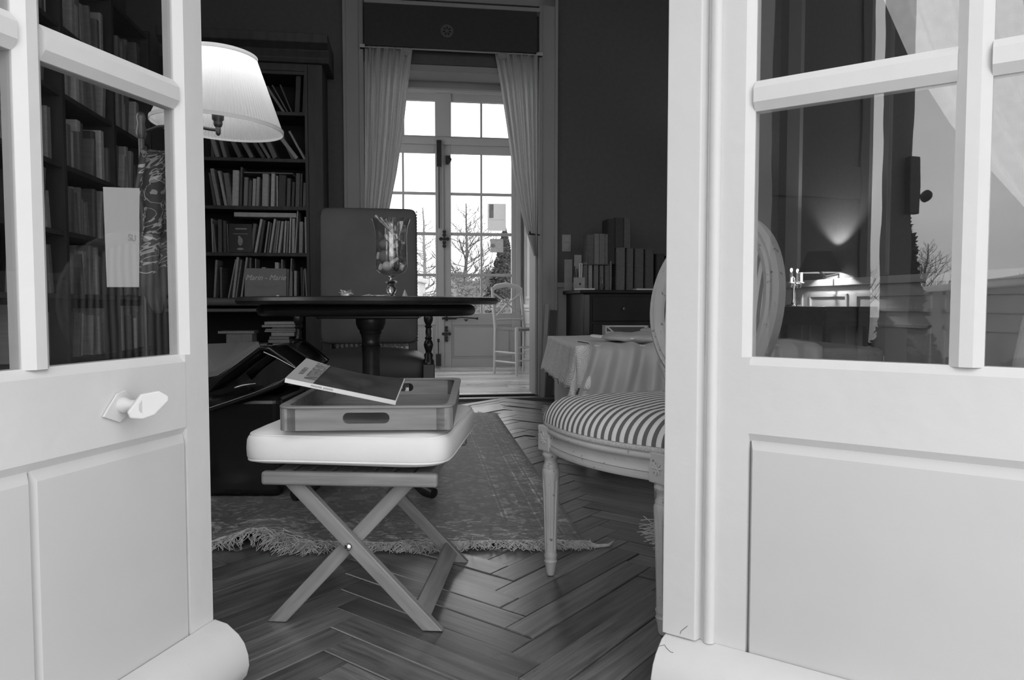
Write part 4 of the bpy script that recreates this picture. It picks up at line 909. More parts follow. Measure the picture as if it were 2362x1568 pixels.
MB().sell(.66, .60, .15, .5, .22, (0, .28, .395), 48, 20, fn=lambda p: Vector((p.x, p.y, p.z + (.03*(1 - (2*p.x/.66)**2) if p.z > 0 else 0)))).build('seat', M['leather'], ac, smooth=180)
BX(-.315, .315, 0, .54, .33, .40).build('seat_frame', M['leather'], ac, bevel=.01)
for s in (-1, 1):
    x = s*.32
    prof = [(.028, .0), (.028, .02), (.020, .03), (.023, .05), (.014, .062), (.021, .085), (.0245, .10), (.021, .115), (.014, .128), (.020, .134), (.013, .142), (.0155, .165), (.013, .185), (.020, .192), (.013, .20), (.0225, .222), (.024, .235), (.0215, .25), (.013, .262), (.018, .268), (.018, .275)]
    MB().lathe([(r, z) for r, z in prof], 20).build('arm_post', M['black'], ac, smooth=50, loc=(x, -.01, .43))
    BX(x - .03, x + .03, -.04, .02, .36, .435).build('post_block', M['black'], ac, bevel=.004)
    MB().tube([(x, -.03, .715), (x, .1, .73), (x, .3, .725), (x*.85, .55, .75)], [.024, .024, .02, .022], 10).build('armrest', M['black'], ac, smooth=60)
    MB().lathe([(.024, 0), (.03, .02), (.022, .05), (.026, .09), (.02, .12), (.028, .16), (.022, .22), (.03, .26), (.03, .36)], 18).build('leg', M['black'], ac, smooth=50, loc=(x, -.01, 0))
    BX(-.025, .025, -.025, .025, 0, .60).build('rear_leg', M['black'], ac, loc=(s*.245, .55, 0), bevel=.004)
    BX(x - .015, x + .015, .0, .55, .12, .15).build('stretcher', M['black'], ac, bevel=.003)
# --- glass goblet with sweets on the table
VX, VY = atY(903, 676, 2.93).x, 2.93
vz = .7725
S_ = 1.06
ga = thing('glass_goblet', 'tall flared glass goblet full of sweets standing on the round table', 'vase', (VX, VY, vz))
outer = [(.044, 0), (.045, .003), (.02, .007), (.012, .012), (.019, .024), (.022, .036), (.017, .048), (.011, .054), (.026, .060), (.028, .065), (.011, .072), (.010, .082), (.018, .088), (.05, .098), (.066, .112), (.070, .13), (.069, .20), (.068, .25), (.073, .285), (.084, .315)]
inner = [(.082, .315), (.071, .284), (.066, .25), (.067, .20), (.068, .13), (.064, .113), (.05, .101), (0, .097)]
sc = lambda pr: [(r*.90, z*.985) for r, z in pr]
MB().lathe(sc([(0, 0)] + outer[:13]), 32).build('stem', M['solidglass'], ga, smooth=60)
MB().lathe(sc(outer[12:] + inner), 48).build('bowl', M['crystal'], ga, smooth=60)
def sweet(nm, lb, px, py, builder, mt, dY=0, **k):
    p = atY(px, py, VY + dY); o = builder.build(nm, mt, loc=p, **k); tag(o, lb, 'sweet', 'sweets in the glass goblet'); return o
M['sw_mid'] = mat('matt_grey_sweet', .22, .6); M['sw_lt'] = mat('pale_sweet', .6, .6); M['sw_dk'] = mat('dark_sweet', .015, .5); M['foil'] = mat('crinkled_wrapper', .4, .25, metal=.3, var=.6, scale=60, bump=.6, dist=.004)
ball = lambda r: MB().sell(2*r, 2*r, 2*r, 1, 1, (0, 0, 0), 20, 12)
sweet('marshmallow_ball', 'pale round sweet at the bottom of the goblet', 893, 614, ball(.0195), M['sw_lt'], -.035, smooth=180)
sweet('chocolate_egg', 'large grey egg low in the goblet', 889, 592, MB().sell(.05, .05, .058, 1, 1), M['sw_mid'], .0, smooth=180)
sweet('chocolate_egg', 'large grey egg with a wrapper bow, high in the goblet', 888, 565, MB().sell(.048, .046, .044, 1, 1), M['sw_mid'], -.005, smooth=180)
for i, (x, y, w, h, rt, t, lb) in enumerate([(897, 551, .046, .015, -50, 'sw_lt', 'pale stick sweet lying over the upper egg'), (912, 566, .024, .02, 30, 'sw_lt', 'pale cube sweet right of the upper egg'), (909, 587, .034, .016, 55, 'sw_mid', 'flat grey sweet beside the lower egg'), (910, 601, .038, .014, 35, 'sw_lt', 'pale oval sweet above the round one'), (872, 590, .03, .012, 80, 'sw_lt', 'pale sweet against the left glass of the goblet'), (878, 616, .026, .016, 70, 'sw_lt', 'pale sweet left of the round one'), (924, 600, .02, .014, -40, 'sw_dk', 'upper dark cube sweet on the right of the goblet'), (913, 620, .02, .016, -50, 'sw_dk', 'lower dark cube sweet at the bottom of the goblet'), (927, 617, .03, .02, 70, 'foil', 'crinkled wrapped sweet at the bottom right of the goblet')]):
    sweet('sweet', lb, x, y, MB().sell(w, .014, h, .5, .5), M[t], random.uniform(-.025, .0) if i not in (4,) else 0, smooth=180, rot=(0, radians(-rt), random.uniform(-.3, .3)))
for i, (x0, y0, x1, y1, lb) in enumerate([(866, 498, 923, 553, 'wrapped stick sweet poking out at the left of the goblet rim'), (877, 502, 925, 556, 'second wrapped stick sweet, beside the one poking out'), (889, 505, 916, 548, 'wrapped stick sweet behind the others at the goblet rim'), (932, 520, 921, 560, 'twisted wrapper upright on the right of the goblet'), (929, 560, 924, 595, 'twisted wrapper lower on the right of the goblet')]):
    a, b = atY(x0, y0, VY - .01*i), atY(x1, y1, VY + .008*i - .02); L_ = (b - a)
    pts = [a.lerp(b, k/8) for k in range(9)]; rr_ = [.008, .0045, .0065, .0062, .0065, .006, .0065, .004, .007]
    o = MB().tube(pts, rr_, 7).build('stick_sweet', M['foil'], smooth=60); tag(o, lb, 'sweet', 'sweets in the goblet top')
p = atY(876, 563, VY); 
# things on the table
def ontable(px, Y): return Vector((atY(px, 700, Y).x, Y, .7725))
q = ontable(797, 2.70); wc = thing('wrapped_candy', 'shiny candy with a crinkled twist of wrapper, left on the round table', 'sweet', q)
MB().sell(.034, .02, .018, .7, .8, (0, 0, .009)).build('candy', M['foil'], wc, smooth=180)
R = random.Random(3); mb = MB()
for k in range(9):
    a = R.uniform(0, pi); mb.add([(-.002, 0, .01), (R.uniform(-.03, .03), R.uniform(-.01, .01), R.uniform(.012, .03)), (R.uniform(-.03, .03), R.uniform(-.01, .01), R.uniform(.008, .032))], [(0, 1, 2)])
mb.build('wrapper_twist', M['foil'], wc, solid=.0004)
q = ontable(874, 2.62); cr = tag(MB().tube([(.035*cos(t*.5)*(1 + .004*t), .03*sin(t*.5), .003 + .0011*(t//12)) for t in range(44)], .0022, 6).build('coiled_ribbon', M['foil'], loc=q, smooth=60), 'coiled pale ribbon lying on the round table before the goblet', 'ribbon')
tag(MB().tube([(-.05, 0, .002), (-.02, .004, .002), (.01, -.002, .006), (.018, .003, .012)], [.002, .003, .004, .001], 6).build('ribbon_end', M['foil'], loc=ontable(842, 2.66)), 'short twisted ribbon end between the candy and the coiled ribbon', 'ribbon')
nk = MB().add([(-.1, -.04, .0005), (.12, -.04, .0005), (.12, .05, .0005), (-.1, .05, .0005), (-.1, -.04, .003), (.12, -.04, .003), (.12, .05, .003), (-.1, .05, .003)], [(3,2,1,0), (4,5,6,7), (0,1,5,4), (1,2,6,5), (2,3,7,6), (3,0,4,7)])
tag(nk.build('paper_sheet', M['paper'], loc=ontable(946, 2.78)), 'white paper lying right of the goblet on the round table', 'paper')
tag(MB().lathe([(.014, 0), (.009, .008), (.002, .026), (0, .028)], 5).build('paper_cone', M['paper2'], loc=ontable(934, 2.66)), 'small folded grey paper peak right of the goblet foot', 'paper')
tag(MB().sell(.016, .014, .006, 1, 1, (0, 0, .003)).build('wrapped_candy', M['foil'], loc=ontable(757, 2.68)), 'tiny flat candy at the left of the shiny candy on the table', 'sweet')
tag(MB().sell(.014, .014, .012, .8, .8, (0, 0, .006)).build('wrapped_candy', M['foil'], loc=ontable(641, 2.90)), 'tiny candy alone near the left edge of the round table', 'sweet')
# --- bookcases
BF = 5.55
SHZ = [2.42, 2.13, 1.795, 1.452, 1.118]      # shelf tops seen between the uprights
def bookcase_far():
    t = thing('bookcase', 'tall dark bookcase full of books against the far wall', 'bookcase', rw(0, 0), TH)
    x0, x1, y1 = -1.68, -.605, B1 - .005
    BX(x1 - .105, x1, BF, y1, 0.35, 2.60).build('side_panel', M['case'], t, bevel=.004); BX(x1 - .125, x1 - .105, BF - .008, BF + .03, .80, 2.45).build('front_trim', M['case'], t)
    BX(x0, x0 + .04, BF, y1, 0.35, 2.60).build('side_panel', M['case'], t)
    BX(x0, x1, y1 - .02, y1, 0.35, 2.60).build('back_panel', M['casein'], t)
    for z in SHZ: BX(x0 + .04, x1 - .105, BF + .005, y1 - .02, z - .026, z).build('shelf', M['case'], t, bevel=.003)
    MB().prism([(BF - .03, 2.47), (BF - .045, 2.50), (BF - .03, 2.56), (BF - .08, 2.60), (BF - .09, 2.66), (y1, 2.66), (y1, 2.47)], x0 - .03, x1 + .05, ax='x').build('cornice', M['case'], t, bevel=.004)
    BX(x0 + .04, x1 - .105, BF, BF + .02, 2.42, 2.49).build('frieze', M['case'], t)
    # lower stage: two rounded ledges and an open compartment
    BX(x0, x1 - .105, BF - .16, y1, .735, .79).build('ledge', M['ledge'], t, bevel=.024, seg=5); BX(x0, x1 - .13, BF - .13, y1, .690, .715).build('ledge', M['ledge'], t, bevel=.011, seg=4)
    BX(x0, x1 - .08, BF - .10, y1, .350, .385).build('bottom_board', M['case'], t, bevel=.004); BX(x0, x1 - .06, BF - .08, y1, 0, .35).build('plinth', M['case'], t)
    BX(x1 - .125, x1, BF - .1, y1, .385, .80).build('lower_side', M['case'], t)
    return t
M['ledge'] = mat('polished_ledge_wood', .16, .28, var=.1, scale=5)
bookcase_far()
# unit book mesh: x spine width, y depth, z height; spine at y=0
def book_proto():
    mb = MB()
    mb.add([(0,.06,0),(.1,0,0),(.9,0,0),(1,.06,0),(1,1,0),(0,1,0),(0,.06,1),(.1,0,1),(.9,0,1),(1,.06,1),(1,1,1),(0,1,1)], [(6,7,1,0),(7,8,2,1),(8,9,3,2),(9,10,4,3),(11,6,0,5)], 0)
    mb.add([(0,.06,0),(.1,0,0),(.9,0,0),(1,.06,0),(1,1,0),(0,1,0),(0,.06,1),(.1,0,1),(.9,0,1),(1,.06,1),(1,1,1),(0,1,1)], [(0,1,2,3,4,5),(11,10,9,8,7,6),(10,11,5,4)], 1)
    return mb
bp = book_proto().build('book', [M['book'], M['pages']]); BOOK = bp.data; bpy.data.objects.remove(bp)
K_BOOK = 4.2
def tone(t): return min(.75, lin(t)*K_BOOK)
ORD = ['first', 'second', 'third', 'fourth', 'fifth', 'sixth', 'seventh', 'eighth', 'ninth', 'tenth', 'eleventh', 'twelfth', 'thirteenth', 'fourteenth', 'fifteenth', 'sixteenth', 'seventeenth', 'eighteenth', 'nineteenth', 'twentieth', 'twenty-first', 'twenty-second', 'twenty-third', 'twenty-fourth', 'twenty-fifth', 'twenty-sixth', 'twenty-seventh', 'twenty-eighth', 'twenty-ninth', 'thirtieth']
def tname(t): return 'pale' if t >= 92 else 'grey' if t >= 68 else 'dark grey' if t >= 48 else 'black'
def place_book(a, b, z, w, h, d, tilt, t, label, group, rz=TH, lay=None, yaw=0):
    o = bpy.data.objects.new('book', BOOK); COL.objects.link(o); v = tone(t); o.color = (v, v, v, 1)
    o.location = rw(a, b, z); o.scale = (w, d, h); o.rotation_euler = (0, tilt, rz + yaw)
    return tag(o, label, 'book', group)
def px_row(shelf, zb, items, cy0, bfr=BF + .03):
    """items: (top centre x, base centre x, width, top y, tone) in crop pixels of the [470..820]x[370..700] study view"""
    n_it = len(items); items = sorted(items, key=lambda q: q[1])
    for i, (xt, xb, w, yt, t) in enumerate(items):
        PX = lambda c: 470 + c*.2105
        PYt = 370 + yt*.2105
        pb = onb(PX(xb), 600, bfr); pt = onb(PX(xt), PYt, bfr); ww = onb(PX(xb + w), 600, bfr).x - pb.x
        H = pt.z - zb; dx = pt.x - pb.x; tl_ = atan2(dx, H); h = hypot(dx, H)
        wd_ = max(.006, ww*cos(tl_))
        lean = '' if abs(tl_) < .06 else (' leaning right' if tl_ > 0 else ' leaning left'); slim = 'slim' if ww < .028 else 'thick' if ww > .06 else 'upright'
        r_ = n_it - 1 - i
        lb = f"{tname(t)} {slim} book{lean}, {ORD[r_]} from the right, {shelf}"
        a = pb.x - ww/2 + (abs(sin(tl_))*0)
        z = zb + (0 if tl_ >= 0 else 0) + .0005
        if tl_ > 0: z += wd_*sin(tl_)     # leaning right turns about its left foot
        place_book(a, bfr + random.uniform(0, .012), z, wd_, h*.985, random.uniform(.13, .18), tl_, t, lb, 'books: ' + shelf)
rowA = [(85,175,42,85,75),(165,252,34,110,90),(240,300,60,135,62),(350,352,74,103,102),(412,412,24,65,48),(462,462,48,178,72),(510,510,36,215,50),(555,553,38,195,98),(595,592,34,175,88),(675,677,74,142,95),(760,760,42,125,108),(800,812,14,160,108),(860,860,86,155,36),(932,932,44,190,50),(982,980,32,230,40),(1032,1032,50,135,52),(1072,1072,22,140,38),(1107,1107,36,240,60),(1143,1160,14,150,100),(60,130,34,130,40)]
rowB = [(82,100,16,630,88),(95,128,22,690,62),(172,178,46,640,45),(225,232,40,655,38),(255,268,12,690,66),(560,520,40,690,62),(632,566,28,640,108),(662,610,30,650,40),(712,666,18,665,92),(738,700,14,680,60),(778,724,24,635,108),(810,765,22,660,70),(828,788,16,655,88),(862,822,28,660,104),(898,880,22,655,104),(925,910,18,660,78),(950,938,18,620,104),(982,978,34,630,96),(1027,1002,12,540,104),(1066,1060,44,665,84),(1122,1130,46,612,102)]
rowC = [(138,108,26,1085,78),(185,180,24,1165,56),(352,262,16,1080,88),(374,314,30,1055,94),(408,342,18,1085,72),(472,402,24,1055,94),(510,480,22,1060,60),(566,560,12,1070,78),(920,910,26,1185,80),(960,932,14,1065,90),(956,950,26,1212,84),(1002,996,32,1205,98),(1070,1072,28,1165,38),(1095,1085,14,1190,60),(1108,1120,20,1180,84),(1135,1140,16,1180,104),(1158,1160,22,1165,108)]
px_row('shelf above the long lying book', SHZ[3], rowA, 0)
px_row('shelf with the long lying book', SHZ[4], rowB, 0)
px_row('row above the round table', .792, rowC, 0)
# leaning books of the upper shelves, in crop pixels of [350..850]x[80..500] converted
def conv(lst): return [((350 + xt*.2678 - 470)/.2105, (350 + xb*.2678 - 470)/.2105, w*.2678/.2105, (80 + yt*.2678 - 370)/.2105, t) for xt, xb, w, yt, t in lst]
rowZ = conv([(515,585,40,880,74),(585,650,34,885,66),(680,780,44,885,48),(760,880,44,880,60),(860,980,40,890,38),(900,1030,34,880,60),(980,1080,50,880,56),(1075,1270,44,840,84),(1110,1230,30,850,50),(1182,1330,22,828,86),(520,540,30,900,40),(1200,1345,14,860,40)])
px_row('shelf beside the lampshade', SHZ[2], rowZ, 0)
rowY = conv([(990,1158,30,445,66),(1035,1190,16,430,50),(1105,1225,14,430,44),(1265,1268,46,275,30),(1325,1325,28,275,34),(860,1010,34,420,36),(780,930,34,430,30)])
px_row('shelf under the cornice', SHZ[1], rowY, 0)
# lying, facing and stacked books
def lying(px0, px1, py, thick, t, label, b=BF + .03, zb=None, d=.2, group=None, yaw=0):
    p0, p1 = onb(px0, py, b), onb(px1, py, b); z = p0.z if zb is None else zb
    o = bpy.data.objects.new('book', BOOK); COL.objects.link(o); v = tone(t); o.color = (v, v, v, 1)
    # spine along x: rotate the unit book so that its height runs along x
    o.scale = (thick, d, p1.x - p0.x); o.rotation_euler = Matrix(((0, 0, 1), (0, 1, 0), (-1, 0, 0))).to_euler(); o.rotation_euler = (Matrix.Rotation(TH + yaw, 3, 'Z') @ Matrix(((0, 0, 1), (0, 1, 0), (-1, 0, 0)))).to_euler()
    o.location = rw(p0.x, b, z + thick); return tag(o, label, 'book', group)
lying(540, 683, 500, .036, 100, 'long pale book lying across the tops of the books on the second full shelf')
lying(562, 675, 399, .010, 60, 'thin dark book lying across the tops of the books in the upper full shelf')
pb = onb(528, 578, BF + .012); pe = onb(580, 516, BF + .012)
fb_ = thing('facing_book', 'black book with a pale figure on its cover, facing out of the bookcase', 'book', rw(pb.x, BF + .006, SHZ[4] + .001), TH, rot=(radians(-6), 0, TH))
BX(0, pe.x - pb.x, 0, .02, 0, pe.z - SHZ[4]).build('cover', mat('black_book_cover', .02, .3), fb_, bevel=.001)
w_, h_ = pe.x - pb.x, pe.z - SHZ[4]
MB().box(w_*.28, w_*.78, -.001, 0, h_*.80, h_*.85).box(w_*.18, w_*.82, -.001, 0, h_*.64, h_*.66).build('cover_lines', M['paper2'], fb_)
MB().sell(w_*.22, .002, h_*.30, 1, 1, (w_*.5, -.001, h_*.38), 14, 8).sell(w_*.12, .002, h_*.14, 1, 1, (w_*.46, -.001, h_*.52), 12, 6).sell(w_*.3, .002, h_*.08, 1, 1, (w_*.5, -.001, h_*.12), 12, 6).build('cover_figure', M['paper2'], fb_)
p0 = onb(564, 680, BF - .06); p1 = onb(659, 618, BF - .06); mw_, mh_ = p1.x - p0.x, p1.z - .792
mm = thing('facing_book', 'broad grey book with handwritten white title, facing out above the round table', 'book', None or rw(p0.x, BF - .06, .792), TH, rot=(radians(-8), 0, TH))
BX(0, mw_, 0, .025, 0, mh_).build('cover', mat('grey_book_cover', .30, .6, var=.06, scale=20), mm, bevel=.001)
text_mesh('Marin - Marie', mh_*.26, M['inkw'], 'title_lettering', mm, (mw_*.5, -.0008, mh_*.68), (pi/2, 0, 0), .0004, shear=.35, sx=.92)
MB().box(mw_*.22, mw_*.8, -.0008, 0, mh_*.38, mh_*.385).box(mw_*.3, mw_*.72, -.0008, 0, mh_*.33, mh_*.335).build('cover_lines', M['ink'], mm)
# small books standing behind the facing one
for i, (x, y, w, t, lb) in enumerate([(608, 616, .03, 92, 'pale low book just showing above the broad facing book'), (638, 605, .028, 112, 'white pocket book standing behind the broad facing book'), (650, 598, .010, 92, 'slim pale booklet standing behind the right of the facing book'), (585, 622, .02, 60, 'dark thin book behind the left of the facing book')]):
    p = onb(x, y, BF + .05); place_book(p.x - w/2, BF + .05, .792, w, p.z - .792, .12, 0, t, lb, 'books behind the facing book')
# stacks in the lower compartment, [470..820]x[640..930] study view, .185 px
def stack(items, b, where, grp):
    z = None; its = list(items)
    n_s = len(its)
    for i, (x0, x1, yb, yt, t) in enumerate(its):
        X0, X1 = 470 + x0*.185, 470 + x1*.185; pb_, pt_ = onb(X0, 640 + yb*.185, b), onb(X0, 640 + yt*.185, b)
        if z is None: z = .386
        th_ = max(.006, pt_.z - pb_.z)
        lying(X0, X1, 0, th_, t, f"{tname(t)} {'thick' if th_ > .035 else 'flat'} book lying {(ORD[i] + ' from the bottom') if i < n_s - 1 else 'on top'} of the {where}", b + random.uniform(-.01, .02), z, .16, grp, random.uniform(-.06, .06)); z += th_ + .0006
stack([(760,1155,890,830,98),(760,1150,825,800,90),(720,1060,795,770,96),(790,1000,765,745,84),(735,1005,762,715,86),(750,1000,715,680,84),(775,1068,680,625,104),(690,1110,610,590,98),(700,1095,588,568,92),(790,1105,565,548,90),(655,1125,548,518,104),(690,1082,515,475,104)], BF - .05, 'right stack under the ledge', 'right stack under the ledge')
stack([(260,700,850,815,70),(285,700,805,770,84),(230,715,768,710,84),(200,530,700,575,82),(95,555,570,535,92)], BF - .05, 'left stack under the ledge', 'left stack under the ledge')
# --- left wall bookcase, seen through the left door pane
lw = thing('bookcase', 'long dark bookcase along the left wall, seen through the left door pane', 'bookcase', rw(0, 0), TH)
LA = AL + .32; LB0, LB1 = 3.3, 5.37
BX(AL + .003, AL + .02, LB0, LB1, 0, 2.6).build('back_panel', M['casein'], lw)
LZ = [.10, .46, .80, 1.12, 1.46, 1.82, 2.16]
for z in LZ + [2.55]: BX(AL + .02, LA, LB0, LB1, z - .025, z).build('shelf', M['case'], lw)
for b_ in (3.3, 4.05, 4.71, 5.34): BX(AL + .02, LA + .01, b_, b_ + .03, 0, 2.58).build('upright', M['case'], lw)
RB_ = random.Random(11); cnt = 0
secs = ['left wall behind the scarf', 'left wall behind the paper', 'left wall at pane edge']
rown = ['lowest', 'second', 'third', 'fourth', 'fifth', 'sixth', 'top']
for si, (b0, b1) in enumerate(((4.75, 5.34), (4.08, 4.70), (3.35, 4.03))):
    for zi, z in enumerate(LZ):
        b = b0 + .01; k = 0; pos = []
        while b < b1 - .06:
            w = RB_.uniform(.018, .05); h = RB_.uniform(.19, .29); t = RB_.choice([40, 52, 60, 66, 74, 84, 92, 104]); tl_ = RB_.choice([0, 0, 0, .12, -.1])
            if RB_.random() < .18: b += RB_.uniform(.02, .07)
            pos.append((b, w, h, t, tl_)); b += w + (abs(sin(tl_))*h + .01 if tl_ else .002)
        for k, (b, w, h, t, tl_) in enumerate(pos):
            pw = rw(LA, b, 0); ppx = CX + F*pw.x/pw.y; ppy = 700 - (z + .12 - EYE)*F/pw.y
            if not (92 < ppx < 420) or not (-40 < ppy < 850): continue
            o = bpy.data.objects.new('book', BOOK); COL.objects.link(o); v = tone(t)*1.1; o.color = (v, v, v, 1); o.scale = (w, RB_.uniform(.14, .2), h)
            zz = z + .001 + (w*sin(tl_) if tl_ > 0 else 0)
            o.location = rw(LA - RB_.uniform(.01, .06), b + (abs(sin(tl_))*h if tl_ < 0 else 0), zz); o.rotation_euler = (0, tl_, TH + pi/2)
            tag(o, "{0} book{1}, {2} from the near end, {3} shelf, {4}".format(tname(t), '' if not tl_ else ' leaning', ORD[k], rown[zi], secs[si]), 'book', 'books on the left wall'); cnt += 1
# --- swing-arm floor lamp
LY = 2.5; pc = atY(503, 292, LY); LX, LZ0 = pc.x, pc.z
lp = thing('floor_lamp', 'lit swing-arm floor lamp with a pleated pale shade behind the left door leaf', 'lamp', (LX, LY, 0))
mb = MB(); npl = 240; vs = []; fs = []
RT_, RB2, HS = .115, .208, .232
tilt = Matrix.Rotation(radians(3.2), 4, 'Y')
for j in range(9):
    s = j/8; r0 = RT_ + (RB2 - RT_)*s**1.0
    for k in range(npl): rr2 = r0*(1 + (.006 if k % 2 else -.006)); a = 2*pi*k/npl; vs.append(tilt @ Vector((rr2*cos(a), rr2*sin(a), HS*(1 - s) + 0)))
fs = [(j*npl+k, j*npl+(k+1) % npl, (j+1)*npl+(k+1) % npl, (j+1)*npl+k) for j in range(8) for k in range(npl)]
mb.add(vs, fs).build('lamp_shade', M['shade'], lp, loc=(0, 0, LZ0))
for r0, z, w in ((RT_*1.005, HS, .007), (RB2*1.003, 0, .006)):
    b_ = MB(); n = 96
    vs = [tilt @ Vector((q*cos(2*pi*k/n), q*sin(2*pi*k/n), z + zz)) for q, zz in ((r0 - .001, -w), (r0 + .002, -w), (r0 + .002, w), (r0 - .001, w)) for k in range(n)]
    b_.add(vs, [(i*n+k, i*n+(k+1) % n, ((i+1) % 4)*n+(k+1) % n, ((i+1) % 4)*n+k) for i in range(4) for k in range(n)]).build('shade_binding', M['shade'], lp, loc=(0, 0, LZ0), smooth=60)
MB().lathe([(0, -.036), (.004, -.034), (.008, -.028), (.009, -.01), (.008, -.008), (.012, -.004), (.015, .004), (.014, .012), (.019, .018), (.020, .040), (.034, .046), (.034, .049), (.012, .052), (.012, .07)], 24).build('socket', M['brass'], lp, loc=(0, 0, LZ0 + .005), smooth=50)
MB().lathe([(.010, 0), (.026, .03), (.030, .05), (.022, .075), (0, .085)], 16).build('bulb', emit('lamp_bulb_glow', .9, 2.5), lp, loc=(0, 0, LZ0 + .072), smooth=60)
for k in range(3):
    a = k*2*pi/3 + .4; MB().tube([tilt @ Vector((RT_*cos(a), RT_*sin(a), HS - .01)), Vector((.02*cos(a), .02*sin(a), HS - .05)), Vector((.014*cos(a), .014*sin(a), .06))], .0018, 5).build('shade_wire', M['brass'], lp, loc=(0, 0, LZ0))
px_ = atY(330, 500, LY).x - LX
MB().tube([(0, 0, LZ0 - .012), (-.03, 0, LZ0 - .008), (-.09, 0, LZ0 + .004), (px_ + .06, 0, LZ0 - .0), (px_, 0, LZ0 - .02)], .0055, 8).build('swing_arm', M['brass'], lp, smooth=60)
MB().tube([(px_, 0, .02), (px_, 0, LZ0 + .03)], .009, 12).build('pole', M['brass'], lp, smooth=60)
MB().lathe([(0, LZ0 + .05), (.012, LZ0 + .045), (.016, LZ0 + .03), (.012, LZ0 + .01), (.018, LZ0 - .02), (.012, LZ0 - .04)], 16, (px_, 0, 0)).build('finial', M['brass'], lp, smooth=60)
MB().lathe([(.14, 0), (.14, .012), (.12, .02), (.03, .03), (.015, .06), (.01, .08)], 32, (px_, 0, 0)).build('base', M['brass'], lp, smooth=50)
ld = bpy.data.lights.new('lamp_bulb', 'POINT'); ld.energy = LAMP_W; ld.shadow_soft_size = .03; lo = bpy.data.objects.new('lamp_bulb', ld); COL.objects.link(lo); lo.parent = lp; lo.location = (0, 0, LZ0 + .175)
# --- scarf on the inside handle of the left leaf, sheet of paper behind the pane
def dlp(t, d, z):   # point at distance t along the left leaf, d behind it
    n = Vector((.966, -.26, 0)); u = Vector((-.26, -.966, 0)); return Vector((-.589, 1.424, 0)) + u*t - n*d + Vector((0, 0, z))
def leaf_hit(px, py, d):
    n = Vector((.966, -.26, 0)); P0 = dlp(0, d, 0); r = ray(px, py); E = Vector((0, 0, EYE)); k = (P0 - E).dot(n)/r.dot(n); return E + r*k
sc_ = [(323, 350, 352, 345), (312, 395, 400, 348), (303, 440, 408, 380), (318, 470, 405, 430), (325, 520, 400, 480), (320, 570, 402, 540), (318, 620, 400, 590), (325, 660, 392, 640), (345, 690, 380, 680), (362, 722, 366, 722)]
D_ = .10; mb = MB(); uv = []; NV = 16
rows = []
for i in range(len(sc_) - 1):
    for s in range(4):
        f = s/4; q = [a + (b - a)*f for a, b in zip(sc_[i], sc_[i+1])]; rows.append(q)
rows.append(sc_[-1])
for i, (xa, ya, xb, yb) in enumerate(rows):
    for j in range(NV+1):
        f = j/NV; p = leaf_hit(xa + (xb - xa)*f, ya + (yb - ya)*f, D_); n = Vector((.966, -.26, 0)); mb.v.append(p + n*.010*sin(f*11 + i*.13)*(1 - .3*i/len(rows))); uv.append((f*.22, 1 - i/len(rows)))
for i in range(len(rows)-1):
    for j in range(NV): q = i*(NV+1)+j; mb.f.append((q, q+1, q+NV+2, q+NV+1)); mb.m.append(0)
tag(mb.build('silk_scarf', M['scarf'], smooth=180, solid=.0012, uvs=uv), 'dark printed scarf with pale scrolls hanging behind the left door pane', 'scarf')
pp = [(238, 431), (322, 434), (321, 662), (247, 662)]
c4 = [leaf_hit(x, y, .040) for x, y in pp]; n = Vector((.966, -.26, 0))
ps = thing('paper_sheet', 'pale sheet of paper fixed behind the left door pane beside the scarf', 'paper', (0, 0, 0))
MB().add([p for p in c4] + [p - n*.0006 for p in c4], [(0,1,2,3), (7,6,5,4), (0,4,5,1), (1,5,6,2), (2,6,7,3), (3,7,4,0)]).build('sheet', mat('pale_grey_sheet', .55, .8), ps)
lt = leaf_hit(305, 549, .0392); tm_ = text_mesh('SU', .016, M['paper2'], 'lettering', ps, lt, (pi/2, 0, radians(-105.06 + 180)), .0002)
hook = MB().tube([leaf_hit(330, 350, .04), leaf_hit(330, 350, .11), leaf_hit(334, 340, .12)], .004, 6).build('coat_hook', M['brass'], smooth=60); tag(hook, 'small brass hook behind the left door pane holding the scarf', 'hook')
# --- low black lounge chair with pale cushion, left behind the stool
lg = thing('lounge_chair', 'low glossy black leather chair with a pale seat pad beside the bookcase', 'chair', (0, 0, 0))
Yl = 2.75
P = lambda x, y, Y=Yl: atY(x, y, Y)
fr_ = [P(480, 900), P(507, 872), P(560, 832), P(600, 803), P(622, 803), P(660, 830), P(685, 851), P(672, 868), P(640, 888), P(590, 908), P(540, 925), P(480, 945)]
for dy in (0, .45):
    MB().tube([p + Vector((0, dy, 0)) for p in fr_], .0105, 10).build('side_frame', M['shine'], lg, smooth=60)
MB().tube([P(611, 811), P(640, 824), P(683, 848)], .0035, 8).build('chrome_edge', M['chrome'], lg, smooth=60, loc=(0, -.012, 0))
sh_ = fr_[1:-1]
def sheet(pts, w, nm, mt, th_=.02, y0=.02):
    mb = MB(); n = len(pts)
    for p in pts: mb.v += [p + Vector((0, y0, 0)), p + Vector((0, y0 + w, 0))]
    mb.f = [(2*i, 2*i+2, 2*i+3, 2*i+1) for i in range(n-1)]; mb.m = [0]*(n-1); return mb.build(nm, mt, lg, smooth=60, solid=th_)
sheet([P(600, 812), P(622, 808), P(660, 836), P(683, 856), P(660, 876), P(600, 902), P(530, 930)], .42, 'leather_sling', M['shine'])
sheet([P(470, 905), P(507, 874), P(560, 833), P(598, 806)], .40, 'arm_shell', M['shine'], .012)
pd = MB().add([P(470, 868, Yl + .0), P(503, 862), P(575, 815), P(600, 796), P(600, 794, 3.2), P(556, 797, 3.2), P(470, 800, 3.2)], [(0, 1, 2, 3, 4, 5, 6)]); pd.build('seat_pad', mat('pale_seat_pad', .16, .8), lg, solid=.02, loc=(0, -.01, .004))
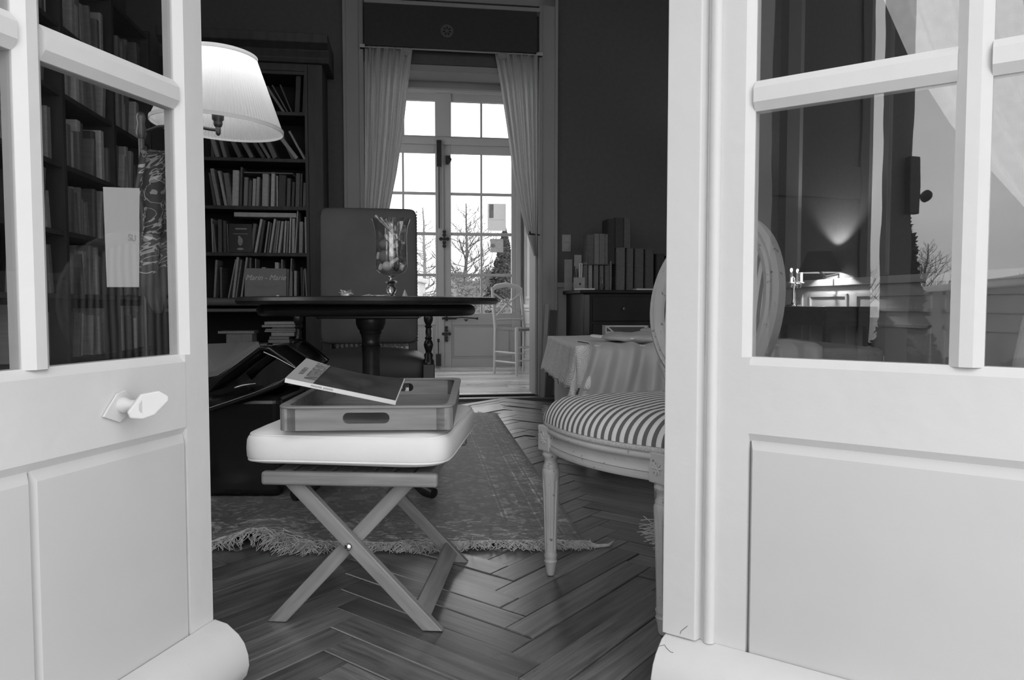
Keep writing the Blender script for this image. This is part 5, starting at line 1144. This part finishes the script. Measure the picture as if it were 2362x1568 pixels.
q0 = P(482, 900); q1 = P(640, 900); BX(q0.x - .25, q1.x, Yl + .03, Yl + .42, .011, .40).build('body', M['shine'], lg, bevel=.03, seg=4)
MB().tube([P(541, 894, Yl - .02), P(560, 889, Yl - .02), P(590, 884, Yl - .02)], [.003, .004, .002], 6).build('chrome_lever', M['chrome'], lg, smooth=60)
# --- radiator under the wall beside the doorway, seen below the armchair back
ra = thing('radiator', 'ribbed pale radiator against the far wall, seen under the leather chair back', 'radiator', rw(-.56, B1 - .17), TH)
for k in range(15): BX(k*.036 + .01, k*.036 + .033, 0, .10, .08, .46).build('rib', M['radi'], ra, bevel=.008)
BX(0, .56, .03, .07, .10, .13).build('lower_pipe', M['radi'], ra); BX(0, .56, .03, .07, .42, .445).build('upper_pipe', M['radi'], ra)
for x in (.02, .5): BX(x, x + .03, .02, .08, 0, .09).build('foot', M['radi'], ra)
# --- curtains, valance
def curtain(name, label, edgeL, edgeR, b, mt, amp=.02, folds=9, group=None, room=True, cat='curtain'):
    """edgeL/edgeR: lists of (px,py) matched row by row"""
    rows = []
    m = len(edgeL) - 1; NR = 40; NC = 90; mb = MB()
    for i in range(NR+1):
        f = i/NR*m; k = min(int(f), m-1); f -= k
        l = [edgeL[k][q] + (edgeL[k+1][q] - edgeL[k][q])*f for q in (0, 1)]; r = [edgeR[k][q] + (edgeR[k+1][q] - edgeR[k][q])*f for q in (0, 1)]
        for j in range(NC+1):
            g = j/NC; p = onb(l[0] + (r[0] - l[0])*g, l[1] + (r[1] - l[1])*g, b)
            ph = g*folds*2*pi; p.y += amp*(sin(ph + 1.2*noise.noise(Vector((g*5, i*.05, 2)))) + .4*sin(ph*2.3 + 1)) ; mb.v.append(p)
    for i in range(NR):
        for j in range(NC): q = i*(NC+1)+j; mb.f.append((q, q+1, q+NC+2, q+NC+1)); mb.m.append(0)
    t = thing(name, label, cat, rw(0, 0), TH, group); mb.build('cloth', mt, t, smooth=180); return t
cL = curtain('curtain', 'pale sheer curtain hanging at the left of the far doorway', [(841, 100), (841, 200), (841, 300), (841, 400), (838, 500), (836, 620)], [(952, 112), (941, 200), (930, 300), (915, 400), (897, 490), (885, 620)], B1 - .075, M['curtain'], .026, 6)
MB().sell(.075, .06, .07, .9, .9, onb(940, 118, B1 - .075), 18, 10).build('gathered_heading', M['curtain'], cL, smooth=180)
cR = curtain('curtain', 'pale curtain at the right of the far doorway, swept back to a wall hook', [(1141, 118), (1155, 200), (1170, 300), (1184, 400), (1205, 500), (1232, 590)], [(1240, 122), (1240, 200), (1240, 300), (1240, 400), (1239, 500), (1238, 590)], B1 - .075, M['curtain'], .020, 6)
MB().sell(.075, .06, .06, .9, .9, onb(1158, 128, B1 - .075), 18, 10).build('gathered_heading', M['curtain'], cR, smooth=180)
hk = thing('tieback_hook', 'small dark tieback hook on the right jamb of the far doorway', 'hook', rw(*onb(1224, 540, B1 - .10)[:2], onb(1224, 540, 5.8).z), TH)
MB().tube([(.08, .05, 0), (0, 0, 0), (-.01, -.01, .02)], .006, 6).build('hook', M['iron'], hk, smooth=60); MB().tube([(-.02, -.01, 0), (.03, -.01, 0)], .005, 6).build('crossbar', M['iron'], hk)
vl = thing('valance_box', 'dark valance board with a round rosette above the far doorway', 'pelmet', rw(0, 0), TH)
v0, v1 = onb(841, 103, B1 - .13), onb(1238, 28, B1 - .13)
BX(v0.x, v1.x, B1 - .13, B1 - .11, v0.z, v1.z).build('front_board', mat('dark_valance_cloth', .055, .9, var=.1, scale=40), vl)
BX(v0.x - .004, v1.x + .03, B1 - .14, B1 - .031, v1.z, v1.z + .03).build('top_board', M['casing'], vl, bevel=.004)
for x in (v0.x, v1.x - .02): BX(x, x + .02, B1 - .109, B1 - .031, v0.z, v1.z).build('end_board', M['dark'], vl)
rs = onb(1031, 72, B1 - .13); rm = MB().lathe([(0, 0), (.05, 0), (.05, .004), (.046, .006), (0, .006)], 32); ro_ = rm.build('rosette', mat('rosette_metal', .11, .7), vl, loc=(rs.x, B1 - .131, rs.z), rot=(pi/2, 0, 0), smooth=40)
for k in range(7): 
    a = k*2*pi/7 + pi/2; MB().sell(.024, .012, .003, 1, 1, (.024, 0, .0065), 10, 5).xf(Matrix.Rotation(a, 4, 'Z')).build('petal_hole', M['casein'], ro_)
cr_ = thing('curtain_rod', 'curtain rod with pale batten under the dark valance board', 'rod', rw(0, 0), TH); z_ = onb(1000, 113, B1 - .09).z
BX(O0 - .02, O1 + .02, B1 - .095, B1 - .085, z_ - .012, z_ + .012).build('batten', M['wain'], cr_)
for x in (O0 - .02, O1): BX(x, x + .02, B1 - .085, B1 - .031, z_ - .01, z_ + .01).build('bracket', M['iron'], cr_)
# --- light switch
sw = thing('light_switch', 'pale double light switch plate on the dark wall right of the doorway', 'switch', rw(1.275, B1, 1.24), TH)
BX(-.037, .037, -.010, 0, -.068, .068).build('plate', mat('switch_plastic', .34, .4), sw, bevel=.003)
for z in (-.03, .03): BX(-.024, .024, -.014, -.010, z - .022, z + .022).build('rocker', mat('switch_plastic', .36, .4), sw, bevel=.002)
# --- commode and what stands on it
cmb = B1 - .62; c0_ = onb(1345, 668, cmb).x
M['commode'] = mat('dark_commode_wood', .022, .55, var=.4, scale=5, spec=.3)
cm = thing('commode', 'dark wooden chest of drawers against the far wall', 'commode', rw(c0_, cmb), TH)
CWd = 1.25
BX(-.03, CWd + .03, -.03, .585, .825, .85).build('top', M['commode'], cm, bevel=.006); BX(0, CWd, 0, .58, .10, .825).build('carcass', M['commode'], cm, bevel=.004)
for z0, z1 in ((.62, .80), (.39, .60), (.14, .37)):
    dw = BX(.07, CWd - .07, -.012, 0.01, z0, z1).build('drawer', M['commode'], cm, bevel=.004)
    for x in (.3, CWd - .3): MB().lathe([(.006, 0), (.006, .012), (.014, .018), (.012, .026), (0, .028)], 12).build('knob', M['brass'], dw, loc=(x, -.012, (z0 + z1)/2), rot=(pi/2, 0, 0), smooth=50)
for x in (0, CWd - .05):
    BX(x, x + .05, -.018, 0, .10, .82).build('corner_post', M['black'], cm, bevel=.006)
    BX(x, x + .06, -.01, .05, 0, .10).build('foot', M['black'], cm); BX(x, x + .06, .5, .56, 0, .10).build('foot', M['black'], cm)
def cbook(x0, x1, yt, yb, t, lb, b=cmb + .2, tilt=0, d=.16, zb=None):
    t *= .88; x1 -= 1; b += .015*random.random()
    p0, p1 = onb(x0, yb, b), onb(x1, yt, b); z = .851 if zb is None else zb
    place_book(p0.x, b, z, p1.x - p0.x, p1.z - z, d, tilt, t, lb, 'books on the chest of drawers')
bl = [(1345,1357,605,668,62,'dark slim book at the left end of the row on the chest'),(1357,1368,609,668,92,'pale slim book near the pen pot'),(1369,1382,610,668,66,'grey book in the lower row, next to the pale slim one'),(1383,1394,612,668,62,'grey book in the lower row right of centre left'),(1395,1408,612,668,60,'grey book in the lower row beside the spiral binding'),
      (1421,1444,571,668,60,'tall grey bound volume, leftmost of four on the chest'),(1445,1463,573,668,54,'second tall bound volume from the left'),(1464,1487,573,668,50,'third tall bound volume from the left'),(1488,1510,575,668,46,'rightmost of the four tall bound volumes'),
      (1513,1535,585,668,26,'black volume at the right, half hidden by the striped chair back'),(1536,1556,590,668,20,'black volume beside the door leaf edge')]
for x0, x1, yt, yb, t, lb in bl: cbook(x0, x1, yt, yb, t, lb)
zt = onb(1380, 611, cmb + .2).z + .001; zt2 = onb(1440, 572, cmb + .2).z + .001
lying(1343, 1410, 0, .006, 50, 'flat board lying on top of the lower row of books on the chest', cmb + .19, zt, .17)
for x0, x1, yt, t, lb in [(1359,1372,541,52,'leftmost book of the upper row on the chest'),(1373,1384,539,74,'pale spined book of the upper row'),(1385,1397,539,66,'grey book of the upper row, third from the left'),(1398,1411,540,62,'grey book at the right of the upper row')]: cbook(x0, x1, yt, 0, t, lb, zb=zt + .008)
for x0, x1, yt, t, lb in [(1405,1421,505,22,'black tall book standing highest on the chest'),(1422,1441,502,30,'second black tall book standing highest on the chest'),(1442,1457,503,52,'grey tall book right of the two black ones')]: cbook(x0, x1, yt, 0, t, lb, zb=zt2 if x0 > 1419 else zt + .008)
sp = thing('spiral_notebook', 'spiral-bound notebook standing between the books on the chest', 'notebook', rw(onb(1408, 668, cmb + .17).x, cmb + .17, .851), TH)
BX(0, .012, .012, .15, 0, .22).build('pages', M['grey'], sp)
for k in range(14): MB().tube([(.006 + .007*cos(q*pi/4), .008 + .007*sin(q*pi/4), .012 + k*.0148) for q in range(8)], .0018, 4, closed=True).build('ring', M['chrome'], sp)
pt_ = thing('pen_pot', 'pale cardboard pen pot on the left corner of the chest', 'pot', rw(onb(1338, 665, cmb + .13).x, cmb + .13, .851), TH)
MB().box(-.038, .038, 0, .06, 0, .095).build('box', M['paper2'], pt_, bevel=.002); MB().tube([(0, -.001, .045), (0, .001, .045)], .009, 12).build('hole', M['iron'], pt_)
for i, (dx, h, t, lb) in enumerate([(-.03, .17, 'iron', 'dark pen leaning in the pen pot'), (-.015, .15, 'iron', 'second dark pen in the pen pot'), (.0, .19, 'paper', 'white pencil in the pen pot'), (.012, .19, 'paper', 'second white pencil in the pen pot'), (.026, .16, 'brass', 'brass ruler end in the pen pot')]):
    c = pt_.location + Vector((dx, .03, .01)); tag(MB().tube([c, c + Vector((dx*.35, 0, h))], .0048, 6).build('pen', M[t]), lb, 'pen', 'pens in the pot')
for x, y, w, h, t, lb in [(1311, 612, .06, .09, 44, 'grey card leaning behind the pen pot'), (1333, 600, .055, .08, 84, 'pale card standing above the pencils')]:
    p = onb(x, y, cmb + .24); BXo = BX(-w/2, w/2, 0, .004, 0, p.z + h/2 - .851).build('card', M['paper2'] if t > 60 else M['grey'], loc=rw(p.x, cmb + .24, .851), rot=(0, 0, TH)); tag(BXo, lb, 'card')
for x0, x1, y, th_, lb, bb_ in [(1332, 1372, 664, .012, 'flat papers under the pen pot edge on the chest', cmb + .03), (1468, 1512, 664, .012, 'thin pad lying on the chest before the tall volumes', cmb + .05)]:
    a0, a1 = onb(x0, y, bb_).x, onb(x1, y, bb_).x; tag(BX(0, a1 - a0, 0, .09, 0, th_).build('paper_pad', M['paper'], loc=rw(a0, bb_, .8505), rot=(0, 0, TH)), lb, 'paper')
sf = thing('scissors', 'open scissors standing among the lower books on the chest', 'scissors', rw(onb(1388, 668, cmb + .1).x, cmb + .1, .851), TH)
for s in (-1, 1): MB().tube([(s*-.012, 0, .002), (s*.012, 0, .10)], [.004, .002], 5).build('blade', M['chrome'], sf)
# --- daybed with crocheted cover, throw, garment and box
BT = .55
bl_, fl_ = atZ(1262, 777, BT), atZ(1332, 800, BT)
ba = atan2(-(fl_.x - bl_.x), -(fl_.y - bl_.y)*-1) if False else radians(4.3)
bd = thing('daybed', 'low daybed with a pale end panel under the crocheted cover', 'bench', (fl_.x, fl_.y, 0), radians(4.3))
LBD, DBD = 1.5, (bl_ - fl_).length
BX(.03, LBD, .03, DBD, .10, .50).build('base', M['wain'], bd, bevel=.005); BX(.02, LBD, .02, DBD, .42, BT - .012).build('mattress', M['grey'], bd, bevel=.03, seg=4)
for x in (.06, LBD - .08):
    for y in (.06, DBD - .08): BX(x, x + .05, y, y + .05, 0, .11).build('leg', M['casing'], bd)
cc_ = thing('crochet_cover', 'cream crocheted cover with a scalloped hem draped over the daybed end', 'blanket', (fl_.x, fl_.y, 0), radians(4.3))
NX, NY = 90, 120; mb = MB(); uv = []
drop = .20
P0x, P1x = -drop, LBD*.7; P0y, P1y = -drop, DBD + .02
for i in range(NX+1):
    for j in range(NY+1):
        p, q = P0x + (P1x - P0x)*i/NX, P0y + (P1y - P0y)*j/NY
        sc2 = .012*abs(sin(q*pi/.085)) if i == 0 else (.012*abs(sin(p*pi/.085)) if j == 0 else 0)
        ox_, oy_ = max(0, -p), max(0, -q); d = hypot(ox_, oy_); dirx, diry = (ox_/d, oy_/d) if d > 1e-6 else (0, 0)
        d2 = min(d, drop + .015); flare = (.16 + .10*sin(q*34)*(ox_ > oy_) + .10*sin(p*36)*(oy_ >= ox_)) if p < .09 else .03
        out = .006 + d2*flare if d > 0 else 0
        corner = 1 + .25*min(ox_, oy_)/drop
        x, y = max(0, p) - dirx*out, max(0, q) - diry*out
        z = BT + .004 - d2*.93*corner*(1 if d > 0.02 else d/.02) - (sc2 if d > 0 else 0) + (.004*noise.noise(Vector((p*8, q*8, 0))) if d == 0 else 0)
        mb.v.append(Vector((x, y, z))); uv.append((p*1.0, q*1.0))
for i in range(NX):
    for j in range(NY): q = i*(NY+1)+j; mb.f.append((q, q+NY+1, q+NY+2, q+1)); mb.m.append(0)
mb.build('cloth', M['crochet'], cc_, smooth=180, solid=.006, uvs=uv)
# throw over the front edge
tw = thing('satin_throw', 'grey satin throw hanging in folds over the front of the daybed', 'throw', (fl_.x, fl_.y, 0), radians(4.3))
mb = MB(); NX, NY = 140, 40; x0t = .045
for i in range(NX+1):
    for j in range(NY+1):
        u, v = i/NX, j/NY; w = v*1.0
        x = x0t + u*1.1; top = .34
        s_ = -.30*(1 - v)**0 ; L_ = v*.75
        if L_ < top: y = top - L_ ; z = BT + .014
        else: dd = L_ - top; y = -.050 - .03*(1 - math.exp(-dd*12)) - .03*dd; z = BT + .014 - dd
        k = max(0, min(1, (L_ - .15)/.35)); rp2 = .024*(sin(x*58 + 2*noise.noise(Vector((x*4, v*2, 5)))) + .6*sin(x*31 + v*3))*k
        y += -rp2*(1 if L_ >= top - .05 else .3); z += (rp2*.5 if L_ < top else 0)
        x += -.10*(v**2)*(1 - u) + .03*sin(v*4)*(1 - u)
        if L_ < .02: z -= .008
        mb.v.append(Vector((x, y, z)))
for i in range(NX):
    for j in range(NY): q = i*(NY+1)+j; mb.f.append((q, q+NY+1, q+NY+2, q+1)); mb.m.append(0)
mb.build('cloth', mat('grey_satin', .50, .42, var=.06, scale=10, sheen=.3), tw, smooth=180, solid=.004)
gm = thing('folded_garment', 'crumpled pale grey garment lying on the daybed against the striped chair', 'garment', (fl_.x + .40, fl_.y + .17, BT + .020), radians(-14))
def gf(p): return Vector((p.x, p.y + .03*sin(p.x*9), p.z*(1 + .5*noise.noise(Vector((p.x*7, p.y*7, 2)))) + .012*noise.noise(Vector((p.x*14, p.y*10, 4)))))
MB().sell(.52, .30, .05, .8, .45, (0, 0, .018), 64, 24, fn=gf).build('cloth', mat('pale_grey_jersey', .48, .9, var=.08, scale=12, bump=.4, bscale=30, dist=.01), gm, smooth=180)
MB().sell(.36, .17, .045, .8, .5, (.10, .04, .045), 48, 18, fn=gf).build('upper_fold', mat('pale_grey_jersey', .48, .9, var=.08, scale=12, bump=.4, bscale=30, dist=.01), gm, smooth=180)
for i, (x, y, r) in enumerate([(-.27, -.10, .3), (-.13, -.15, -.5)]): MB().sell(.085, .03, .014, .8, .6, (0, 0, 0), 20, 8).build('shiny_tab', M['paper'], gm, loc=(x, y, .022), rot=(.3, .1, r), smooth=180)
# patterned box
bx0, bx1 = atY(1396, 785, 4.0), atY(1496, 750, 4.0); bw, bh = bx1.x - bx0.x, bx1.z - (BT + .008)
pbx = thing('patterned_box', 'dark box with pale geometric stripes on the crocheted cover', 'box', (bx0.x, 4.0, BT + .007), radians(1))
BX(0, bw, 0, .12, 0, bh).build('body', mat('dark_box_panel', .05, .4), pbx)
def strip(x0, z0, x1, z1, w=.0075):
    d = Vector((x1 - x0, 0, z1 - z0)).normalized(); n_ = Vector((-d.z, 0, d.x))*w/2; a, b = Vector((x0, -.0012, z0)), Vector((x1, -.0012, z1)); o = Vector((0, .0024, 0))
    MB().add([a-n_, b-n_, b+n_, a+n_, a-n_+o, b-n_+o, b+n_+o, a+n_+o], [(0,1,2,3), (7,6,5,4), (0,4,5,1), (1,5,6,2), (2,6,7,3), (3,7,4,0)]).build('stripe', M['stripe_pale'], pbx)
M['stripe_pale'] = mat('pale_box_stripe', .5, .5)
e_ = .004
for q in ((0, e_, bw, e_), (0, bh-e_, bw, bh-e_), (e_, 0, e_, bh), (bw-e_, 0, bw-e_, bh), (bw*.03, bh*.95, bw*.29, bh*.24), (bw*.29, bh*.24, bw*.71, bh*.24), (bw*.71, bh*.24, bw*.97, bh*.95), (bw*.03, bh*.05, bw*.20, bh*.45), (bw*.97, bh*.05, bw*.80, bh*.45)): strip(*q)
strip(0, bh*.47, bw*.19, bh*.47, .014); strip(bw, bh*.47, bw*.81, bh*.47, .014)
# leaning boards beside the casing
lb_ = thing('leaning_board', 'pale board edge leaning beside the far doorway casing', 'board', atZ(1252, 916, 0)); BX(-.02, .012, 0, .02, 0, .75).build('board', M['casing'], lb_, rot=(radians(-4), radians(3), 0))
lb2 = thing('leaning_board', 'dark board leaning beside the pale board at the daybed end', 'board', atZ(1266, 916, 0)); BX(-.025, .03, 0, .02, 0, .7).build('board', M['case'], lb2, rot=(radians(-4), radians(3), 0))
# --- cross-back chair in the passage
pcx = thing('cross_back_chair', 'white painted cross-back chair with a rush seat in the passage', 'chair', (-.176, 7.853, 0), radians(39))
W_, D_c = .40, .38
def pst(x, lean=-.03): return [(x, 0, 0), (x, .0, .46), (x, .05, .93)]
wm = mat('chair_white_paint', .62, .5)
for x in (0, W_): MB().tube([(x, .02, 0), (x, 0, .48), (x, .045, .80), (x, .06, .925)], [.013, .019, .017, .014], 10).build('back_post', wm, pcx, smooth=60)
for x in (-.02, W_ + .02): MB().tube([(x, -D_c, 0), (x, -D_c, .30), (x, -D_c, .505)], [.014, .019, .019], 10).build('front_leg', wm, pcx, smooth=60)
MB().tube([(0, .058, .90), (.06, .062, .935), (W_/2, .066, .955), (W_-.06, .062, .935), (W_, .058, .90)], [.022, .026, .028, .026, .022], 10).build('top_rail', wm, pcx, smooth=60)
MB().tube([(.01, .05, .86), (W_*.5, .04, .75), (W_ - .01, .02, .60)], .010, 8).build('cross_slat', wm, pcx, smooth=60); MB().tube([(W_ - .01, .05, .86), (W_*.5, .038, .75), (.01, .02, .60)], .010, 8).build('cross_slat', wm, pcx, smooth=60)
MB().tube([(0, .015, .575), (W_/2, .02, .58), (W_, .015, .575)], .012, 8).build('lower_rail', wm, pcx, smooth=60)
MB().prism([(-.03, -D_c), (W_ + .03, -D_c), (W_, .01), (0, .01)], .465, .492, ax='z').build('rush_seat', mat('rush_weave', .22, .9, var=.4, scale=60, stretch=(1, 8, 1)), pcx, bevel=.006)
for z in (.12, .22): MB().tube([(0, 0, z + .02), (-.02, -D_c, z + .02)], .009, 8).build('stretcher', wm, pcx, smooth=60); MB().tube([(W_, 0, z + .02), (W_ + .02, -D_c, z + .02)], .009, 8).build('stretcher', wm, pcx, smooth=60)
MB().tube([(-.02, -D_c, .30), (W_ + .02, -D_c, .30)], .009, 8).build('stretcher', wm, pcx, smooth=60); MB().tube([(-.02, -D_c, .16), (W_ + .02, -D_c, .16)], .009, 8).build('stretcher', wm, pcx, smooth=60); MB().tube([(0, .01, .2), (W_, .01, .2)], .009, 8).build('stretcher', wm, pcx, smooth=60)
# notices on the garden door
def notice(x0, y0, x1, y1, lb):
    a, b = onb(x0, y1, B3 - .012), onb(x1, y0, B3 - .012); t = thing('notice', lb, 'notice', rw(a.x, B3 - .008, a.z), TH); return t, b.x - a.x, b.z - a.z
t, w, h = notice(1125, 470, 1167, 532, 'pale notice stuck on the garden door pane'); BX(0, w, -.002, 0, 0, h).build('sheet', cloth('backlit_paper', .8, .7), t); BX(w*.08, w*.32, -.003, -.002, h*.47, h*.97).build('printed_block', M['paper2'], t)
MB().box(w*.12, w*.9, -.003, -.002, h*.40, h*.407).build('printed_line', M['paper2'], t)
t, w, h = notice(1131, 551, 1161, 582, 'small round-marked notice on the garden door pane below the larger one'); BX(0, w, -.002, 0, 0, h).build('sheet', cloth('grey_backlit_paper', .6, .6), t)
MB().lathe([(0, 0), (.042, 0), (.042, .001), (0, .001)], 24).build('round_mark', M['paper'], t, loc=(w*.68, -.0022, h*.6), rot=(pi/2, 0, 0)); MB().sell(w*.35, .001, h*.3, 1, 1, (w*.2, -.0025, h*.5), 12, 6).build('printed_blob', M['paper2'], t)
# --- right side of the room, seen through the right door panes
cb0 = ona(1800, 700, AR - .45)
ct = thing('console_table', 'dark console table by the right wall under the wall lamp', 'table', rw(AR - .40, 4.5), TH)
BX(0, .38, 0, 1.2, .70, .73).build('top', M['dark'], ct, bevel=.004); BX(.03, .36, .03, 1.17, .60, .70).build('apron', M['dark'], ct)
for x in (.03, .32):
    for y in (.03, 1.13): BX(x, x + .04, y, y + .04, 0, .6).build('leg', M['dark'], ct)
wq = ona(1900, 600, AR - .12); wb = wq.y
wlmp = thing('wall_lamp', 'lit wall lamp with a dark cone shade above the console table', 'lamp', rw(AR - .15, wb, wq.z), TH)
MB().lathe([(.148, -.09), (.15, -.09), (.085, .06), (.083, .06), (.148, -.09)], 32, cap=False).build('lamp_shade', mat('dark_lamp_shade', .03, .8), wlmp, smooth=60)
MB().tube([(.15, 0, -.1), (.05, 0, -.12), (0, 0, -.08), (0, 0, -.02)], .008, 8).build('bracket', M['brass'], wlmp, smooth=60)
MB().sell(.03, .03, .04, 1, 1, (0, 0, -.02), 12, 8).build('bulb', emit('wall_lamp_glow', .9, 1400), wlmp, smooth=180)
cq = ona(1822, 700, AR - .25)
cdl = thing('candelabra', 'silver candelabra with white candle bulbs on the console table', 'candelabra', rw(AR - .22, cq.y, .731), TH)
CZ = .09
MB().lathe([(.06, 0), (.06, .01), (.02, .02), (.01, .06), (.014, .09), (.008, .12), (.012, .19), (.012, .22), (0, .23)], 20).build('stem', M['chrome'], cdl, smooth=50)
for i, (x, y) in enumerate(((0, -.10), (-.07, .04), (.06, .06), (-.05, -.05))):
    MB().tube([(0, 0, .18), (x*.6, y*.6, .13), (x, y, .14), (x, y, .17)], .005, 6).build('arm', M['chrome'], cdl, smooth=60)
    MB().lathe([(.022, .17), (.024, .176), (.011, .178), (.011, .25), (0, .252)], 12, (x, y, 0)).build('candle', M['paper'], cdl, smooth=50)
    MB().sell(.018, .018, .03, 1, 1, (x, y, .268), 10, 8).build('candle_bulb', emit('candle_bulb_glow', .9, 10), cdl, smooth=180)
# white voile behind the right leaf
def vp(px, py, Y): return atY(px, py, Y)
vt = thing('voile_curtain', 'white voile curtain sweeping down behind the right door leaf', 'curtain', (0, 0, 0)); mb = MB(); NR, NC = 40, 30
LE = [(1900, -1500), (1960, -700), (1985, -150), (2050, 0), (2110, 140), (2200, 290), (2290, 400), (2365, 490), (2400, 620), (2352, 740), (2330, 850), (2320, 1100)]; RE = [(2300, -1500), (2320, -700), (2330, -150), (2340, -30), (2360, 60), (2400, 170), (2440, 300), (2480, 420), (2500, 600), (2480, 740), (2470, 850), (2470, 1100)]
m = len(LE) - 1; NR = 60
for i in range(NR+1):
    f = i/NR*m; k = min(int(f), m-1); f -= k
    l = [LE[k][q] + (LE[k+1][q] - LE[k][q])*f for q in (0, 1)]; r = [RE[k][q] + (RE[k+1][q] - RE[k][q])*f for q in (0, 1)]
    for j in range(NC+1):
        g = j/NC; p = vp(l[0] + (r[0]-l[0])*g, l[1] + (r[1]-l[1])*g, 1.42); p.y += .014*sin(g*22 + i*.1); mb.v.append(p)
for i in range(NR):
    for j in range(NC): q = i*(NC+1)+j; mb.f.append((q, q+1, q+NC+2, q+NC+1)); mb.m.append(0)
mb.build('cloth', M['curtainw'], vt, smooth=180)

MB().tube([vp(1500, -1500, 1.42), vp(2500, -1500, 1.42)], .012, 10).build('curtain_rod', M['brass'], vt, smooth=60)
